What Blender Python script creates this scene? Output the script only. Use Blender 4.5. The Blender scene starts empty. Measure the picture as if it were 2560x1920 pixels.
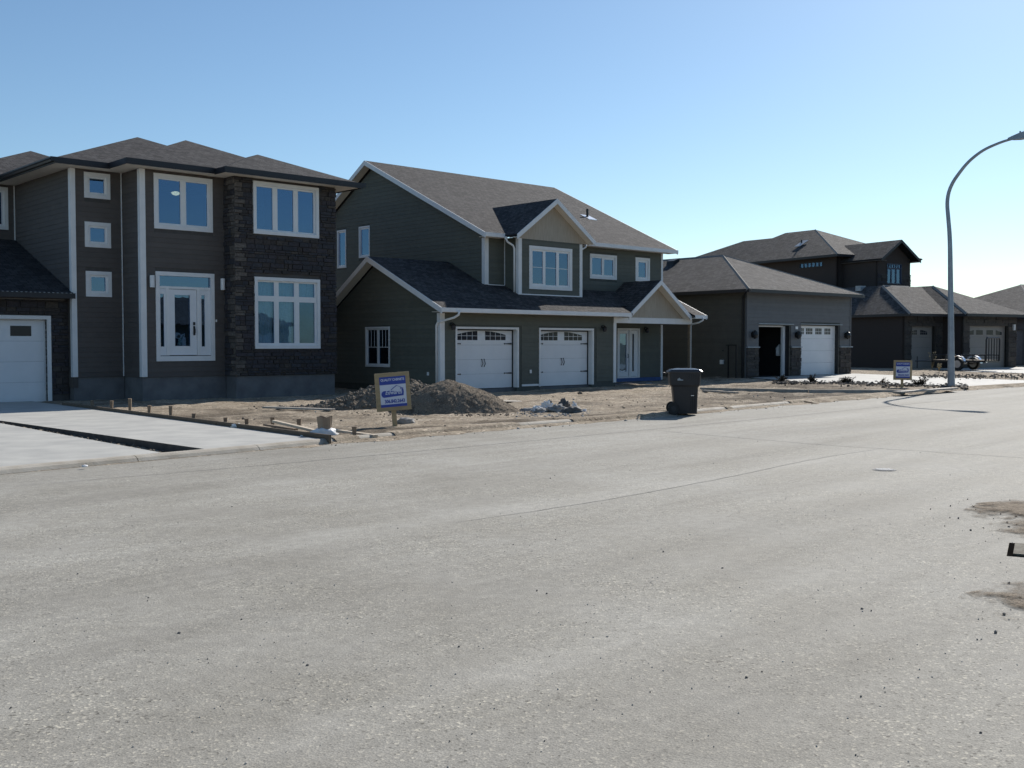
import bpy, bmesh, math, random
from mathutils import Vector, noise
random.seed(7)
R = math.radians
scene = bpy.context.scene
col = scene.collection

# ------------------------------------------------------------------ camera, sky, sun, exposure
cd = bpy.data.cameras.new('camera'); cam = bpy.data.objects.new('camera', cd); col.objects.link(cam)
cd.sensor_width = 36.0; cd.lens = 36.0 * 2633 / 2560
cd.clip_start = 0.1; cd.clip_end = 6000
cam.location = (0, 0, 1.65)
cam.rotation_euler = (math.pi / 2 - math.atan(100 / 2633), 0, 0)
scene.camera = cam

SUN_AZ, SUN_EL = 30.5, 33.2          # azimuth clockwise from +Y
world = bpy.data.worlds.new('World'); scene.world = world; world.use_nodes = True
wn = world.node_tree.nodes; wl = world.node_tree.links
for n in list(wn): wn.remove(n)
sky = wn.new('ShaderNodeTexSky'); sky.sky_type = 'NISHITA'; sky.sun_disc = False
sky.sun_elevation = R(SUN_EL); sky.sun_rotation = R(SUN_AZ)
sky.altitude = 500; sky.air_density = 1.0; sky.dust_density = 0.45; sky.ozone_density = 1.5
bg = wn.new('ShaderNodeBackground'); bg.inputs[1].default_value = 0.09
wo = wn.new('ShaderNodeOutputWorld')
tint = wn.new('ShaderNodeMix'); tint.data_type = 'RGBA'; tint.blend_type = 'MULTIPLY'; tint.inputs[0].default_value = 1
tint.inputs[7].default_value = (.84, .985, 1.06, 1)      # camera white balance: a slightly azure sky
wl.new(sky.outputs[0], tint.inputs[6]); wl.new(tint.outputs[2], bg.inputs[0]); wl.new(bg.outputs[0], wo.inputs[0])
sd = bpy.data.lights.new('sun', 'SUN'); sd.energy = 4.6; sd.angle = R(0.53); sd.color = (1.0, 0.95, 0.88)
so = bpy.data.objects.new('sun', sd); col.objects.link(so)
az, el = R(SUN_AZ), R(SUN_EL)
sv = Vector((math.sin(az) * math.cos(el), math.cos(az) * math.cos(el), math.sin(el)))
so.rotation_euler = sv.to_track_quat('Z', 'Y').to_euler(); so.location = sv * 60
scene.view_settings.view_transform = 'Standard'; scene.view_settings.look = 'None'
scene.view_settings.exposure = 0.25; scene.view_settings.gamma = 1; scene.view_settings.use_curve_mapping = False

# ------------------------------------------------------------------ materials
def nodes_of(m):
    m.use_nodes = True; nt = m.node_tree
    return nt, nt.nodes, nt.links, nt.nodes['Principled BSDF']

def ramp(n, l, src, stops):
    r = n.new('ShaderNodeValToRGB'); l.new(src, r.inputs[0])
    e = r.color_ramp.elements
    e[0].position, e[0].color = stops[0][0], (*stops[0][1], 1)
    e[1].position, e[1].color = stops[-1][0], (*stops[-1][1], 1)
    for p, c in stops[1:-1]:
        k = e.new(p); k.color = (*c, 1)
    return r

def noisetex(n, l, vec, scale, detail=4, rough=.55):
    t = n.new('ShaderNodeTexNoise'); t.inputs['Scale'].default_value = scale
    t.inputs['Detail'].default_value = detail; t.inputs['Roughness'].default_value = rough
    l.new(vec, t.inputs['Vector']); return t

def mat(name, c, rough=.75, c2=None, nscale=6, bump=0, bscale=60, metal=0, spec=.5, rnd=0, stretch=None):
    """plain surface: two tones mixed by noise, fine bump, optional tone difference from object to object"""
    m = bpy.data.materials.new(name); nt, n, l, b = nodes_of(m)
    b.inputs['Roughness'].default_value = rough; b.inputs['Metallic'].default_value = metal
    b.inputs['Specular IOR Level'].default_value = spec
    tc = n.new('ShaderNodeTexCoord'); vec = tc.outputs['Object']
    if stretch:
        mp = n.new('ShaderNodeMapping'); mp.inputs['Scale'].default_value = stretch
        l.new(vec, mp.inputs[0]); vec = mp.outputs[0]
    c2 = c2 or tuple(x * .82 for x in c)
    t = noisetex(n, l, vec, nscale)
    r = ramp(n, l, t.outputs[0], [(.35, c2), (.65, c)])
    out = r.outputs[0]
    if rnd:
        oi = n.new('ShaderNodeObjectInfo'); mr = n.new('ShaderNodeMapRange')
        mr.inputs[3].default_value = 1 - rnd; mr.inputs[4].default_value = 1 + rnd
        l.new(oi.outputs['Random'], mr.inputs[0])
        vm = n.new('ShaderNodeVectorMath'); vm.operation = 'SCALE'
        l.new(out, vm.inputs[0]); l.new(mr.outputs[0], vm.inputs['Scale']); out = vm.outputs[0]
    l.new(out, b.inputs['Base Color'])
    if bump:
        t2 = noisetex(n, l, vec, bscale, 5)
        bp = n.new('ShaderNodeBump'); bp.inputs['Strength'].default_value = bump; bp.inputs['Distance'].default_value = .02
        l.new(t2.outputs[0], bp.inputs['Height']); l.new(bp.outputs[0], b.inputs['Normal'])
    return m

def shingle_mat(name, c1, c2, gap=(.02, .02, .022)):
    m = bpy.data.materials.new(name); nt, n, l, b = nodes_of(m)
    b.inputs['Roughness'].default_value = .9; b.inputs['Specular IOR Level'].default_value = .25
    uv = n.new('ShaderNodeUVMap').outputs[0]
    br = n.new('ShaderNodeTexBrick'); l.new(uv, br.inputs['Vector'])
    br.inputs['Scale'].default_value = 1; br.inputs['Brick Width'].default_value = .24
    br.inputs['Row Height'].default_value = .143; br.inputs['Mortar Size'].default_value = .014
    br.inputs['Mortar Smooth'].default_value = .3; br.inputs['Bias'].default_value = -.1
    br.inputs['Color1'].default_value = (*c1, 1); br.inputs['Color2'].default_value = (*c2, 1)
    br.inputs['Mortar'].default_value = (*gap, 1); br.offset = .41; br.offset_frequency = 3
    t = noisetex(n, l, uv, 2.2, 5); t3 = noisetex(n, l, uv, 90, 3)
    ml = n.new('ShaderNodeMix'); ml.data_type = 'RGBA'; ml.blend_type = 'MULTIPLY'; ml.inputs[0].default_value = 1
    r = ramp(n, l, t.outputs[0], [(.3, (.72, .72, .74)), (.7, (1.2, 1.18, 1.15))])
    l.new(br.outputs['Color'], ml.inputs[6]); l.new(r.outputs[0], ml.inputs[7])
    m2 = n.new('ShaderNodeMix'); m2.data_type = 'RGBA'; m2.blend_type = 'MULTIPLY'; m2.inputs[0].default_value = 1
    r2 = ramp(n, l, t3.outputs[0], [(.3, (.7, .7, .7)), (.7, (1.3, 1.3, 1.3))])
    l.new(ml.outputs[2], m2.inputs[6]); l.new(r2.outputs[0], m2.inputs[7]); l.new(m2.outputs[2], b.inputs['Base Color'])
    ad = n.new('ShaderNodeMath'); ad.operation = 'SUBTRACT'; l.new(t3.outputs[0], ad.inputs[0]); l.new(br.outputs['Fac'], ad.inputs[1])
    bp = n.new('ShaderNodeBump'); bp.inputs['Strength'].default_value = .8; bp.inputs['Distance'].default_value = .018
    l.new(ad.outputs[0], bp.inputs['Height']); l.new(bp.outputs[0], b.inputs['Normal'])
    return m

def glass_mat(name, tint=(.45, .5, .52), k=3.2, base=.05):
    m = bpy.data.materials.new(name); m.use_nodes = True; nt = m.node_tree; n = nt.nodes; l = nt.links
    n.clear(); o = n.new('ShaderNodeOutputMaterial'); mx = n.new('ShaderNodeMixShader')
    tr = n.new('ShaderNodeBsdfTransparent'); tr.inputs[0].default_value = (*tint, 1)
    gl = n.new('ShaderNodeBsdfGlossy'); gl.inputs['Roughness'].default_value = .01; gl.inputs[0].default_value = (.42, .66, 1, 1)
    tc = n.new('ShaderNodeTexCoord'); t = noisetex(n, l, tc.outputs['Object'], 1.7, 2)
    bp = n.new('ShaderNodeBump'); bp.inputs['Strength'].default_value = .03; bp.inputs['Distance'].default_value = .05
    l.new(t.outputs[0], bp.inputs['Height']); l.new(bp.outputs[0], gl.inputs['Normal'])
    fr = n.new('ShaderNodeFresnel'); fr.inputs[0].default_value = 1.5
    ma = n.new('ShaderNodeMath'); ma.operation = 'MULTIPLY_ADD'; ma.inputs[1].default_value = k; ma.inputs[2].default_value = base; ma.use_clamp = True
    l.new(fr.outputs[0], ma.inputs[0]); l.new(ma.outputs[0], mx.inputs[0])
    l.new(tr.outputs[0], mx.inputs[1]); l.new(gl.outputs[0], mx.inputs[2]); l.new(mx.outputs[0], o.inputs[0])
    return m

def asphalt_mat():
    m = bpy.data.materials.new('asphalt'); nt, n, l, b = nodes_of(m)
    tc = n.new('ShaderNodeTexCoord'); v = tc.outputs['Object']
    ro = n.new('ShaderNodeVectorRotate'); ro.rotation_type = 'Z_AXIS'; ro.inputs['Angle'].default_value = R(-47); l.new(v, ro.inputs['Vector'])
    mp = n.new('ShaderNodeMapping'); mp.inputs['Scale'].default_value = (.10, 1.0, 1); l.new(ro.outputs[0], mp.inputs[0])
    big = noisetex(n, l, mp.outputs[0], .8, 6, .62)          # wheel-polished lanes along the street
    blot = noisetex(n, l, v, .45, 7, .65)
    mid = noisetex(n, l, v, 9, 6, .7)
    fine = noisetex(n, l, v, 120, 3, .7)
    vor = n.new('ShaderNodeTexVoronoi'); vor.inputs['Scale'].default_value = 74; l.new(v, vor.inputs['Vector'])
    base = ramp(n, l, big.outputs[0], [(.28, (.25, .236, .208)), (.45, (.325, .308, .276)), (.56, (.36, .343, .309)), (.7, (.42, .402, .366))])
    def mul(a, src, lo, hi, p0=.3, p1=.7):
        x = n.new('ShaderNodeMix'); x.data_type = 'RGBA'; x.blend_type = 'MULTIPLY'; x.inputs[0].default_value = 1
        r = ramp(n, l, src, [(p0, lo), (p1, hi)]); l.new(a, x.inputs[6]); l.new(r.outputs[0], x.inputs[7]); return x.outputs[2]
    c = mul(base.outputs[0], blot.outputs[0], (.78, .76, .72), (1.09, 1.09, 1.09))
    c = mul(c, mid.outputs[0], (.84, .84, .835), (1.12, 1.12, 1.11))
    c = mul(c, fine.outputs[0], (.66, .66, .66), (1.30, 1.29, 1.26), .35, .66)
    sep = n.new('ShaderNodeSeparateColor'); l.new(vor.outputs['Color'], sep.inputs[0])
    r1 = ramp(n, l, sep.outputs[0], [(.0, (.34, .33, .31)), (.075, (.86, .86, .85)), (.88, (1.04, 1.04, 1.03)), (.97, (1.65, 1.62, 1.52))])
    x = n.new('ShaderNodeMix'); x.data_type = 'RGBA'; x.blend_type = 'MULTIPLY'
    wear = noisetex(n, l, v, .8, 5, .6); wm = n.new('ShaderNodeMapRange'); wm.inputs[1].default_value = .38; wm.inputs[2].default_value = .62; wm.inputs[3].default_value = .25; l.new(wear.outputs[0], wm.inputs[0]); l.new(wm.outputs[0], x.inputs[0])
    l.new(c, x.inputs[6]); l.new(r1.outputs[0], x.inputs[7]); l.new(x.outputs[2], b.inputs['Base Color'])
    rr = n.new('ShaderNodeMapRange'); rr.inputs[3].default_value = .76; rr.inputs[4].default_value = .95
    l.new(blot.outputs[0], rr.inputs[0]); l.new(rr.outputs[0], b.inputs['Roughness']); b.inputs['Specular IOR Level'].default_value = .35
    ad = n.new('ShaderNodeMath'); ad.operation = 'ADD'; l.new(fine.outputs[0], ad.inputs[0]); l.new(vor.outputs['Distance'], ad.inputs[1])
    bp = n.new('ShaderNodeBump'); bp.inputs['Strength'].default_value = .32; bp.inputs['Distance'].default_value = .005
    l.new(ad.outputs[0], bp.inputs['Height']); l.new(bp.outputs[0], b.inputs['Normal'])
    return m

def dirt_mat(name, lo, hi, scale=1.0, bump=.6, pebbles=True, alt=None):
    m = bpy.data.materials.new(name); nt, n, l, b = nodes_of(m)
    b.inputs['Roughness'].default_value = .95; b.inputs['Specular IOR Level'].default_value = .15
    v = n.new('ShaderNodeTexCoord').outputs['Object']
    a = noisetex(n, l, v, 1.1 * scale, 8, .65); f = noisetex(n, l, v, 28 * scale, 6, .7)
    r = ramp(n, l, a.outputs[0], [(.34, lo), (.5, alt or hi), (.66, hi)])
    x = n.new('ShaderNodeMix'); x.data_type = 'RGBA'; x.blend_type = 'MULTIPLY'; x.inputs[0].default_value = 1
    r2 = ramp(n, l, f.outputs[0], [(.32, (.5, .49, .48)), (.5, (1, 1, 1)), (.7, (1.35, 1.33, 1.3))])
    l.new(r.outputs[0], x.inputs[6]); l.new(r2.outputs[0], x.inputs[7]); out = x.outputs[2]
    if pebbles:
        vo = n.new('ShaderNodeTexVoronoi'); vo.inputs['Scale'].default_value = 16 * scale; l.new(v, vo.inputs['Vector'])
        sp = n.new('ShaderNodeSeparateColor'); l.new(vo.outputs['Color'], sp.inputs[0])
        r3 = ramp(n, l, sp.outputs[1], [(.0, (.4, .38, .36)), (.09, (.95, .95, .95)), (.9, (1, 1, 1)), (.97, (1.6, 1.6, 1.6))])
        y = n.new('ShaderNodeMix'); y.data_type = 'RGBA'; y.blend_type = 'MULTIPLY'; y.inputs[0].default_value = 1
        l.new(out, y.inputs[6]); l.new(r3.outputs[0], y.inputs[7]); out = y.outputs[2]
    l.new(out, b.inputs['Base Color'])
    bp = n.new('ShaderNodeBump'); bp.inputs['Strength'].default_value = bump; bp.inputs['Distance'].default_value = .05
    l.new(f.outputs[0], bp.inputs['Height']); l.new(bp.outputs[0], b.inputs['Normal'])
    return m

M = dict(
 asphalt=asphalt_mat(),
 seam=mat('road_seam', (.22, .212, .20), .85, (.17, .163, .152), 9, .4, 80),
 pale_seam=mat('pale_dust_line', (.425, .41, .385), .9, (.37, .357, .33), 5, .3, 80),
 concrete=mat('concrete_slab', (.49, .475, .43), .8, (.39, .38, .35), 1.6, .25, 45),
 slab_edge=mat('dark_slab_edge', (.10, .085, .07), .9, (.06, .052, .045), 6, .4, 20),  # sides and underside, darker than the slab top
 kerbc=mat('kerb_concrete', (.47, .425, .355), .85, (.35, .305, .24), 2.6, .4, 40),
 foundation=mat('foundation_concrete', (.17, .17, .175), .9, (.12, .12, .125), 2, .3, 30),
 dirt=dirt_mat('dirt', (.27, .215, .155), (.50, .415, .315), 1.0, .8, True, (.40, .33, .245)),
 trench=dirt_mat('trench_soil', (.10, .08, .06), (.2, .165, .125)),
 gravel=dirt_mat('gravel', (.13, .105, .08), (.25, .205, .155), 3.5, .8),
 mound=dirt_mat('mound_soil', (.14, .115, .09), (.27, .225, .175), 2.5, 1.0),
 ground=dirt_mat('far_ground', (.10, .10, .065), (.17, .155, .11), .05, .2, False),
 a_siding=mat('brown_siding', (.106, .091, .083), .75, (.094, .081, .074), 3, .15, 90, rnd=.07),
 a_wall=mat('brown_wall', (.08, .072, .067), .8),
 b_siding=mat('green_grey_siding', (.112, .117, .097), .75, (.10, .105, .087), 3, .15, 90, rnd=.07),
 b_wall=mat('green_grey_wall', (.08, .086, .075), .8),
 c_siding=mat('olive_siding', (.098, .092, .078), .65, (.085, .08, .068), 3, .1, 90, rnd=.06),
 c_front=mat('blue_grey_siding', (.13, .13, .135), .6, (.115, .115, .12), 3, .1, 90, rnd=.06),
 d_wall=mat('dark_brown_cladding', (.05, .037, .032), .8, (.038, .029, .026), 12, .3, 20, stretch=(1, 1, 6)),
 d_stone=mat('grey_brown_stone', (.072, .063, .055), .85, (.04, .036, .033), 9, .6, 14),
 taupe=mat('taupe_gable_panel', (.45, .39, .315), .8, (.37, .32, .255), 4, .3, 30, stretch=(6, 6, .6)),
 white=mat('white_trim', (.78, .78, .78), .5, (.72, .72, .72), 3, .05, 60),
 vinyl=mat('white_vinyl', (.80, .80, .80), .35, (.76, .76, .76), 3),
 door=mat('white_door_paint', (.78, .79, .81), .45, (.74, .75, .77), 2, .08, 120),
 tan_door=mat('taupe_door_paint', (.25, .225, .21), .5, (.23, .21, .19), 2, .05, 90),
 grey_door=mat('grey_blue_door_paint', (.25, .26, .28), .5),
 soffit=mat('pale_soffit', (.80, .75, .66), .6, (.76, .71, .63), 3),
 dark_soffit=mat('dark_soffit', (.10, .09, .085), .6),
 fascia=mat('black_fascia', (.018, .018, .022), .45, (.014, .014, .018), 3),
 black=mat('black_metal', (.015, .015, .016), .45),
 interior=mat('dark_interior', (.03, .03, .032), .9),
 blue=mat('blue_membrane', (.03, .09, .26), .6, (.025, .075, .22), 3),
 curtain=mat('white_curtain', (.85, .86, .88), .9, (.7, .72, .76), 9, .1, 20, stretch=(5, 5, .15)),
 blind=mat('pale_blind', (.60, .64, .62), .8, (.42, .46, .45), 30, .1, 30, stretch=(.2, .2, 3)),
 wood=mat('weathered_board', (.27, .20, .135), .8, (.19, .14, .095), 5, .3, 40, stretch=(1, 1, 8), rnd=.12),
 wood_dark=mat('shaded_form_board', (.15, .11, .075), .85, (.10, .075, .05), 5, .3, 40, stretch=(1, 1, 8), rnd=.1),  # darker board tone: shade of the near face put into the colour
 wood_pale=mat('pale_lumber', (.56, .47, .36), .75, (.48, .39, .28), 6, .25, 40, rnd=.1),
 wood_grey=mat('grey_plank', (.40, .36, .31), .8, (.29, .26, .22), 5, .3, 40, rnd=.1),
 sign_wood=mat('sign_plywood', (.42, .32, .18), .7, (.34, .26, .15), 4, .15, 50, stretch=(1, 1, 5)),
 sign_blue=mat('sign_blue', (.035, .07, .36), .5, (.03, .065, .34), 3),
 sign_white=mat('sign_white', (.66, .70, .80), .5, (.64, .68, .78), 3),
 bin=mat('bin_plastic', (.020, .021, .025), .45, (.016, .017, .021), 4, .05, 80),
 bin_lid=mat('bin_lid_plastic', (.05, .05, .056), .22, (.045, .045, .05), 4, .05, 60),
 rubber=mat('rubber', (.012, .012, .012), .6, None, 4, .1, 50),
 rim=mat('silver_rim', (.5, .5, .52), .35, None, 4, metal=.6),
 fender=mat('polished_fender', (.75, .75, .78), .25, None, 4, metal=.8),
 galv=mat('galvanised_steel', (.36, .40, .43), .5, (.28, .31, .34), 3, .1, 30, metal=.35),
 lens=mat('lamp_lens', (.7, .68, .6), .3),
 iron=mat('cast_iron', (.25, .24, .23), .8, (.18, .175, .17), 14, .3, 60),
 grate=mat('grate_steel', (.17, .16, .125), .85, (.09, .07, .05), 20, .3, 60, spec=.2),
 paper=mat('brown_paper', (.36, .27, .19), .85, (.28, .21, .15), 5, .3, 20),
 plastic=mat('white_plastic', (.80, .80, .80), .5, (.7, .7, .7), 6, .2, 15),
 sack=mat('grey_sack', (.34, .335, .325), .8, (.2, .196, .19), 5, .4, 15),
 sack_dark=mat('dark_sack', (.13, .128, .125), .7, (.08, .078, .076), 5, .4, 15),
 bush=mat('evergreen_needles', (.055, .045, .03), .9, (.03, .028, .018), 14, rnd=.2),
 twig=mat('shrub_twig', (.10, .07, .045), .9),
 weed=mat('dry_weed', (.42, .34, .2), .9, (.3, .24, .14), 8),
 glass=glass_mat('window_glass', (.33, .42, .46), 3.2, .10),
 glass_clear=glass_mat('curtained_glass', (.70, .80, .92), 2.6, .08),
  glass_blind=glass_mat('blind_glass', (.8, .9, .95), 1.4, .03),
 glass_dark=glass_mat('dark_glass', (.12, .14, .16), 1.6, .02),
 roof_a=shingle_mat('shingles_charcoal', (.078, .075, .076), (.034, .032, .034)),
 roof_b=shingle_mat('shingles_weathered', (.098, .091, .089), (.040, .037, .038)),
 roof_c=shingle_mat('shingles_grey', (.112, .106, .103), (.034, .032, .031)),
)
STONES = [mat('stone_%s' % k, c, .85, tuple(x * .6 for x in c), 16, .6, 22, rnd=.18) for k, c in (
    ('umber', (.056, .047, .045)), ('plum', (.052, .046, .053)), ('slate', (.048, .048, .057)), ('tan', (.085, .071, .061)))]
QUOIN = mat('stone_pale_brown', (.13, .112, .098), .85, (.072, .062, .055), 16, .6, 22, rnd=.25)
em = bpy.data.materials.new('warm_lamp_shade'); nt, n_, l_, b_ = nodes_of(em)
b_.inputs['Base Color'].default_value = (.9, .75, .5, 1); b_.inputs['Emission Color'].default_value = (1, .72, .42, 1); b_.inputs['Emission Strength'].default_value = 4.0

# ------------------------------------------------------------------ mesh helpers
def empty(name, loc, rz=0.0, label=None, cat=None, group=None, kind=None):
    o = bpy.data.objects.new(name, None); col.objects.link(o); o.location = loc; o.rotation_euler = (0, 0, rz)
    o.empty_display_size = .2
    tag(o, label, cat, group, kind); return o

def tag(o, label=None, cat=None, group=None, kind=None):
    if label: o['label'] = label
    if cat: o['category'] = cat
    if group: o['group'] = group
    if kind: o['kind'] = kind
    return o

class MB:
    def __init__(s): s.v = []; s.f = []; s.uv = None; s.mi = []
    def face(s, pts, mi=0):
        i = len(s.v); s.v += [tuple(p) for p in pts]; s.f.append(tuple(range(i, i + len(pts)))); s.mi.append(mi); return s
    def hexa(s, p, mi=0):      # 8 points: bottom ring of four, top ring of four
        i = len(s.v); s.v += [tuple(q) for q in p]
        for q in ((0, 3, 2, 1), (4, 5, 6, 7), (0, 1, 5, 4), (1, 2, 6, 5), (2, 3, 7, 6), (3, 0, 4, 7)):
            s.f.append(tuple(i + k for k in q)); s.mi.append(mi)
        return s
    def box(s, x0, y0, z0, x1, y1, z1, mi=0):
        return s.hexa([(x0, y0, z0), (x1, y0, z0), (x1, y1, z0), (x0, y1, z0), (x0, y0, z1), (x1, y0, z1), (x1, y1, z1), (x0, y1, z1)], mi)
    def prism(s, poly, d, mi=0):
        i = len(s.v); k = len(poly); s.v += [tuple(p) for p in poly]
        s.v += [(p[0] + d[0], p[1] + d[1], p[2] + d[2]) for p in poly]
        s.f.append(tuple(range(i, i + k))); s.f.append(tuple(range(i + 2 * k - 1, i + k - 1, -1))); s.mi += [mi, mi]
        for j in range(k):
            s.f.append((i + j, i + k + j, i + k + (j + 1) % k, i + (j + 1) % k)); s.mi.append(mi)
        return s
    def bar(s, a, b, w, h, mi=0):     # a beam from a to b, width w, height h (centred)
        a = Vector(a); b = Vector(b); d = (b - a).normalized()
        up = Vector((0, 0, 1)) if abs(d.z) < .9 else Vector((0, 1, 0))
        sx = d.cross(up).normalized() * w / 2; sz = sx.cross(d).normalized() * h / 2
        r = lambda c: [c - sx - sz, c + sx - sz, c + sx + sz, c - sx + sz]
        return s.hexa(r(a) + r(b), mi)
    def tube(s, path, rad, n=8, mi=0):
        path = [Vector(p) for p in path]; rs = rad if isinstance(rad, (list, tuple)) else [rad] * len(path)
        i0 = len(s.v); ref = None
        for k, p in enumerate(path):
            d = (path[min(k + 1, len(path) - 1)] - path[max(k - 1, 0)]).normalized()
            if ref is None:
                ref = Vector((1, 0, 0)) if abs(d.x) < .8 else Vector((0, 1, 0))
            x = (ref - d * ref.dot(d)).normalized(); ref = x; y = d.cross(x)
            for j in range(n):
                a = 2 * math.pi * j / n; s.v.append(tuple(p + (x * math.cos(a) + y * math.sin(a)) * rs[k]))
        for k in range(len(path) - 1):
            for j in range(n):
                a = i0 + k * n + j; b = i0 + k * n + (j + 1) % n; s.f.append((a, b, b + n, a + n)); s.mi.append(mi)
        s.f.append(tuple(i0 + j for j in reversed(range(n)))); s.f.append(tuple(i0 + (len(path) - 1) * n + j for j in range(n))); s.mi += [mi, mi]
        return s
    def build(s, name, m, parent=None, recalc=True, smooth=False, kind=None):
        me = bpy.data.meshes.new(name); me.from_pydata(s.v, [], s.f)
        for x in (m if isinstance(m, (list, tuple)) else [m]): me.materials.append(x)
        if isinstance(m, (list, tuple)):
            me.polygons.foreach_set('material_index', s.mi)
        if recalc:
            bm = bmesh.new(); bm.from_mesh(me); bmesh.ops.recalc_face_normals(bm, faces=bm.faces); bm.to_mesh(me); bm.free()
        if smooth: me.polygons.foreach_set('use_smooth', [True] * len(me.polygons))
        o = bpy.data.objects.new(name, me); col.objects.link(o)
        if parent: o.parent = parent
        if kind: o['kind'] = kind
        return o

def copy_tree(o, parent=None):
    c = o.copy(); col.objects.link(c)
    if parent: c.parent = parent
    for ch in list(o.children): copy_tree(ch, c)
    return c

def bevelled(mb, name, m, parent, w=.01, seg=2, smooth=False):
    o = mb.build(name, m, parent)
    bm = bmesh.new(); bm.from_mesh(o.data); bmesh.ops.remove_doubles(bm, verts=bm.verts, dist=1e-5)
    bmesh.ops.bevel(bm, geom=list(bm.edges), offset=w, segments=seg, affect='EDGES', profile=.7)
    bm.to_mesh(o.data); bm.free()
    if smooth: o.data.polygons.foreach_set('use_smooth', [True] * len(o.data.polygons))
    return o

# wall planes: F(c) faces -Y at Y=c, S(c) faces -X at X=c; a runs along the wall, n outwards
def F(c): return lambda a, n, z: (a, c - n, z)
def S(c): return lambda a, n, z: (c - n, a, z)
def abox(mb, P, a0, n0, z0, a1, n1, z1, mi=0):
    return mb.hexa([P(a0, n0, z0), P(a1, n0, z0), P(a1, n1, z0), P(a0, n1, z0), P(a0, n0, z1), P(a1, n0, z1), P(a1, n1, z1), P(a0, n1, z1)], mi)

class House:
    def __init__(s, name, loc, az, label, scale=1.0):
        s.root = empty(name, loc, R(90 - az), label, 'house'); s.pieces = {}
    def part(s, mb, name, m, **k): return mb.build(name, m, s.root, **k)
    def queue(s, kind, pri, mb, m): s.pieces.setdefault(kind, []).append((pri, mb, m))
    def flush(s):
        for kind, L in s.pieces.items():
            L.sort(key=lambda t: -t[0])
            for _, mb, m in L[:300]: mb.build(kind, m, s.root, recalc=False)
            rest = L[300:]
            if rest:
                mats = []; j = MB()
                for _, mb, m in rest:
                    if m not in mats: mats.append(m)
                    o = len(j.v); j.v += mb.v; j.f += [tuple(o + q for q in f) for f in mb.f]; j.mi += [mats.index(m)] * len(mb.f)
                j.build(kind, mats, s.root, recalc=False, kind='stuff')

def top_at(top, a):
    for (a0, z0), (a1, z1) in zip(top, top[1:]):
        if a0 - 1e-6 <= a <= a1 + 1e-6: return z0 + (z1 - z0) * (a - a0) / (a1 - a0) if a1 > a0 else z0
    return top[-1][1]
def span_at(top, z):
    xs = []
    if top[0][1] >= z: xs.append(top[0][0])
    if top[-1][1] >= z: xs.append(top[-1][0])
    for (a0, z0), (a1, z1) in zip(top, top[1:]):
        if (z0 - z) * (z1 - z) < 0: xs.append(a0 + (a1 - a0) * (z - z0) / (z1 - z0))
    return (min(xs), max(xs)) if len(xs) > 1 else None

def wall(H, P, z0, top, openings=(), m=None, thick=.14, name='wall'):
    """the sheathing behind the cladding, pierced by its openings"""
    br = sorted(set([p[0] for p in top] + [x for o in openings for x in (o[0], o[1])])); mb = MB()
    br = [b for b in br if top[0][0] <= b <= top[-1][0]]
    for a0, a1 in zip(br, br[1:]):
        if a1 - a0 < 1e-4: continue
        am = (a0 + a1) / 2; z = z0
        for o in sorted([o for o in openings if o[0] < am < o[1]], key=lambda o: o[2]):
            if o[2] > z: abox(mb, P, a0, -thick, z, a1, 0, o[2])
            z = o[3]
        t0, t1 = top_at(top, a0), top_at(top, a1)
        mb.hexa([P(a0, -thick, z), P(a1, -thick, z), P(a1, 0, z), P(a0, 0, z), P(a0, -thick, t0), P(a1, -thick, t1), P(a1, 0, t1), P(a0, 0, t0)])
    return H.part(mb, name, m)

def siding(H, P, z0, top, openings=(), m=None, h=.155, kind='siding_board', pri=1.0):
    zt = max(p[1] for p in top); z = z0
    while z < zt - .02:
        z1 = min(z + h, zt); sb = span_at(top, z + .001); st = span_at(top, z1 - .001)
        if sb is None: break
        if st is None: st = ((sb[0] + sb[1]) / 2 - .01, (sb[0] + sb[1]) / 2 + .01)
        cuts = sorted([(o[0], o[1]) for o in openings if o[2] < z1 - .01 and o[3] > z + .01])
        segs = []; a = sb[0]
        for c0, c1 in cuts:
            if c0 > a: segs.append((a, c0))
            a = max(a, c1)
        if a < sb[1]: segs.append((a, sb[1]))
        for a0, a1 in segs:
            if a1 - a0 < .03: continue
            b0 = max(a0, st[0]) if abs(a0 - sb[0]) < 1e-6 else a0
            b1 = min(a1, st[1]) if abs(a1 - sb[1]) < 1e-6 else a1
            if b1 < b0: b0 = b1 = (b0 + b1) / 2
            e = random.uniform(-.0015, .0015); mb = MB()
            mb.hexa([P(a0, .001, z), P(a1, .001, z), P(a1, .016 + e, z + .002), P(a0, .016 + e, z + .002),
                     P(b0, .001, z1), P(b1, .001, z1), P(b1, .005, z1), P(b0, .005, z1)])
            H.queue(kind, (a1 - a0) * pri, mb, m)
        z = z1

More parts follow.
